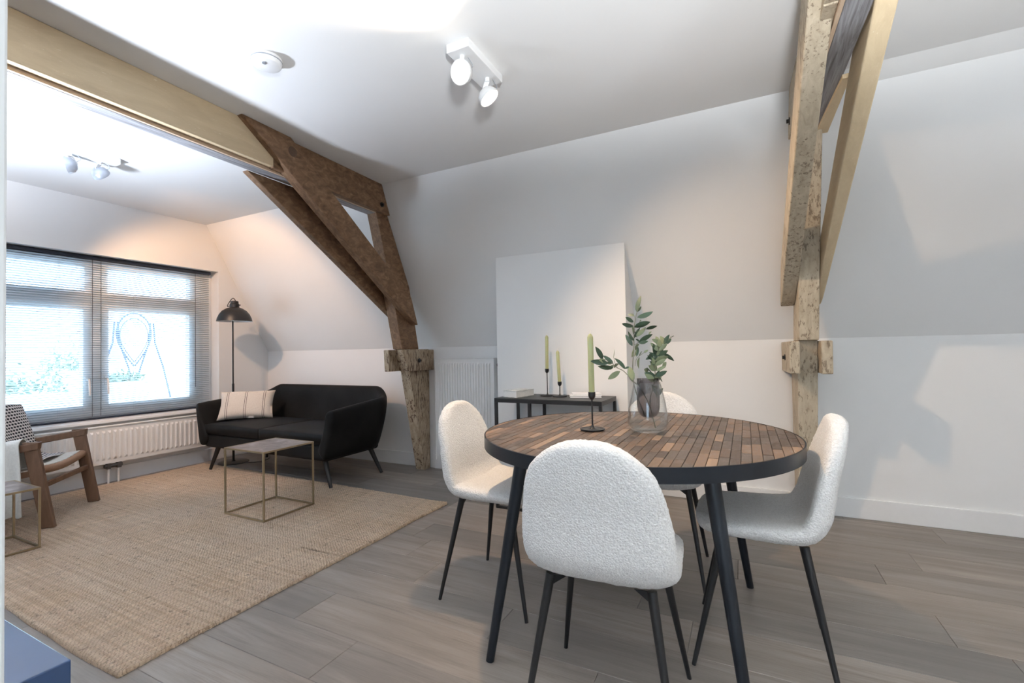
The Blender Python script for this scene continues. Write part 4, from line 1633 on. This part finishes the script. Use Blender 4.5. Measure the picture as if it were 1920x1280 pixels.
# ------------------------------------------------------------------ ceiling fittings
SD = Thing('smoke_detector', 'round white smoke detector on the ceiling', 'smoke detector', (-2.02, 1.447, ZC), 0)
SD.part('housing', M().lathe([(.068, 0), (.068, -.018), (.062, -.034), (.045, -.040), (0, -.041)], (-2.02, 1.447, ZC - .0005), 44), TRIM, smooth=35)
SD.part('vent_ring', M().lathe([(.0688, -.012), (.0694, -.013), (.0694, -.016), (.0688, -.017), (.0688, -.012)], (-2.02, 1.447, ZC - .0005), 44), LAMPG, smooth='all')
SD.part('test_button', M().lathe([(.010, 0), (.010, -.003), (0, -.004)], (-2.0, 1.42, ZC - .0412), 16), LAMPG, smooth=35)


def spotbar(label, x0, x1, y0, y1, heads):
    T = Thing('ceiling_spotlight', label, 'ceiling light', ((x0 + x1) / 2, (y0 + y1) / 2, ZC), 0, None)
    T.part('mounting_plate', M().box(x0, x1, y0, y1, ZC - .042, ZC - .0005), LAMPW, bevel=.003)
    for (L_, D_, lit) in heads:
        a = Vector((D_.x, D_.y, D_.z))
        back = L_ - a * .0
        arm = M()
        top = Vector((L_.x, L_.y, ZC - .042))
        ax = a.cross(Vector((0, 0, 1))).normalized()
        arm.tube([top, top - Vector((0, 0, .02))], .012, 12)
        arm.beam(top - Vector((0, 0, .015)), L_ - a * .030, .024, .005, up=ax)
        hd = T.part('lamp_arm', arm, LAMPW, smooth=30)
        R_ = .055
        bowl = [(.012, -.035), (.030, -.030), (.047, -.014), (R_, .012), (R_, .018), (R_ - .004, .018), (.043, -.010), (.026, -.024), (0, -.027)]
        b = T.part('lamp_head', M().lathe(bowl, L_, 32, axis=a), LAMPG if not lit else LAMPW, smooth=40)
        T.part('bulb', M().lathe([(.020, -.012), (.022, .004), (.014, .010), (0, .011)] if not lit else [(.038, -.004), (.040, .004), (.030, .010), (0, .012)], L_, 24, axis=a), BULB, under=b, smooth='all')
        cb = catmull([tuple(top + Vector((.02, .02, 0))), tuple(top + Vector((.03, .045, -.03))), tuple(L_ + Vector((.02, .03, .03))), tuple(L_ - a * .03)], 5)
        T.part('cable', M().tube(cb, .0016, 6), LAMPG, smooth=True)


spotbar('white two-lamp ceiling spotlight, lit, above the left edge of the round table', -1.205, -1.085, 1.770, 2.100, [(LR1, DR1, True), (LR2, DR2, True)])
spotbar('white two-lamp ceiling spotlight beyond the khaki beam near the window', -4.075, -3.960, 1.385, 1.695, [(LL1, DL1, False), (LL2, DL2, False)])

# ------------------------------------------------------------------ outside the window
gr = obj('ground', M().box(-30, 12, -12, 25, -.5, -.3), STONE, kind='structure')
BRK = m_timber('pale_red_brick', (.55, .38, .32), (.44, .29, .24), (.62, .47, .40), grain=(9, 9, 9))
BP = Thing('brick_pillar', 'brick wall end seen outside through the left window pane', 'wall', (-8.1, 1.7, -.3))
BP.part('mortar_core', M().box(-8.29, -8.01, .91, 2.41, -.3, 1.64), STONE)
bme = M().box(0, .10, 0, .205, 0, .052).mesh('brick', BRK)
for r in range(16):
    z = .62 + r * .0635
    off = -.1075 if r % 2 else 0
    for k in range(8):
        y = .92 + off + k * .215
        if y < .90 or y + .205 > 2.43:
            continue
        b = obj('brick', bme, None, parent=BP.e)
        b.location = Vector((-8.10 + random.uniform(0, .004), y, z)) - Vector((-8.1, 1.7, -.3))
WB = Thing('building', 'pale building with windows across the terrace', 'building', (-17, 6, -.3))
WHT = m_plain('pale_render', (.78, .78, .76), .8)
WB.part('facade', M().box(-18, -17, -6, 7.4, -.3, 4.2), WHT)
WB.part('roof', M().box(-18.2, -16.8, -6.2, 7.6, 4.2, 4.4), GREYTRIM)
for y in (2.2, 4.4, 6.2):
    f_ = WB.part('window', M().box(-17.0, -16.93, y, y + .9, .4, 2.0), TRIM)
    WB.part('pane', M().box(-16.93, -16.92, y + .08, y + .42, .5, 1.9).box(-16.93, -16.92, y + .48, y + .82, .5, 1.9), GREYTRIM, under=f_)


LEAFOUT = m_plain('pale_garden_leaf', (.22, .30, .24), .6, 0, 9, .5)


def planter(x, y0, y1, z1, label, hh):
    T = Thing('planter_box', label, 'planter', (x, (y0 + y1) / 2, -.3))
    T.part('box', M().box(x - .2, x + .2, y0, y1, -.3, z1), GREYTRIM, bevel=.01)
    for i in range(5):
        T.part('slat', M().box(x + .2, x + .215, y0, y1, z1 - .10 - i * .11, z1 - .03 - i * .11), GREYTRIM, bevel=.004)
    lm = M()
    random.seed(int(y0 * 100))
    for i in range(420):
        b = Vector((x + random.uniform(-.17, .17), random.uniform(y0 + .03, y1 - .03), z1 + abs(random.gauss(0, .4)) * hh))
        d = Vector((random.gauss(0, 1), random.gauss(0, 1), random.uniform(.2, 1.2))).normalized() * random.uniform(.05, .10)
        s_ = d.cross(Vector((random.gauss(0, 1), random.gauss(0, 1), .3))).normalized() * .014
        lm.add([b, b + d * .5 + s_, b + d, b + d * .5 - s_], [(0, 1, 2, 3)])
    T.part('foliage', lm, LEAFOUT, kind='stuff')


planter(-7.4, 1.55, 2.62, .72, 'planter with low green plants outside the left pane', .30)
planter(-7.6, 2.98, 3.50, .80, 'ribbed grey planter outside the right pane', .10)
planter(-9.6, 3.1, 3.75, .92, 'far planter of shrubs beyond the left pane', .45)
planter(-12.5, 7.0, 8.0, 1.05, 'low planter of shrubs beyond the right pane', .25)
EG = Thing('garden_ornament', 'wire teardrop hoop on black splayed legs on the terrace outside', 'garden ornament', (-12, 5.38, -.3))
pts = [(5.38, .93), (5.22, 1.18), (5.09, 1.45), (5.06, 1.72), (5.14, 1.95), (5.27, 2.07), (5.38, 2.10), (5.49, 2.07), (5.62, 1.95), (5.70, 1.72), (5.67, 1.45), (5.54, 1.18), (5.38, .93)]
DKB = m_plain('dark_painted_metal', (.03, .05, .09), .5)
EG.part('hoop', M().tube(catmull([(-12, a, b) for a, b in pts], 5), .018, 8), DKB, smooth=True)
EG.part('inner_hoop', M().tube(catmull([(-12, 5.38 + (a - 5.38) * .82, 1.45 + (b - 1.45) * .82) for a, b in pts], 5), .012, 8), DKB, smooth=True)
for y, s_ in ((5.05, 1), (5.72, 1)):
    for dy in (-.30, .30):
        EG.part('leg', M().tube([(-12, y + dy * .1, 1.90), (-12, y + dy * .2, 1.45), (-12, y + dy * .75, .9), (-12, y + dy * 1.6, -.3)], .020, 8), DKB, smooth=True)
print('blocks', nb, 'objects', len(bpy.data.objects))
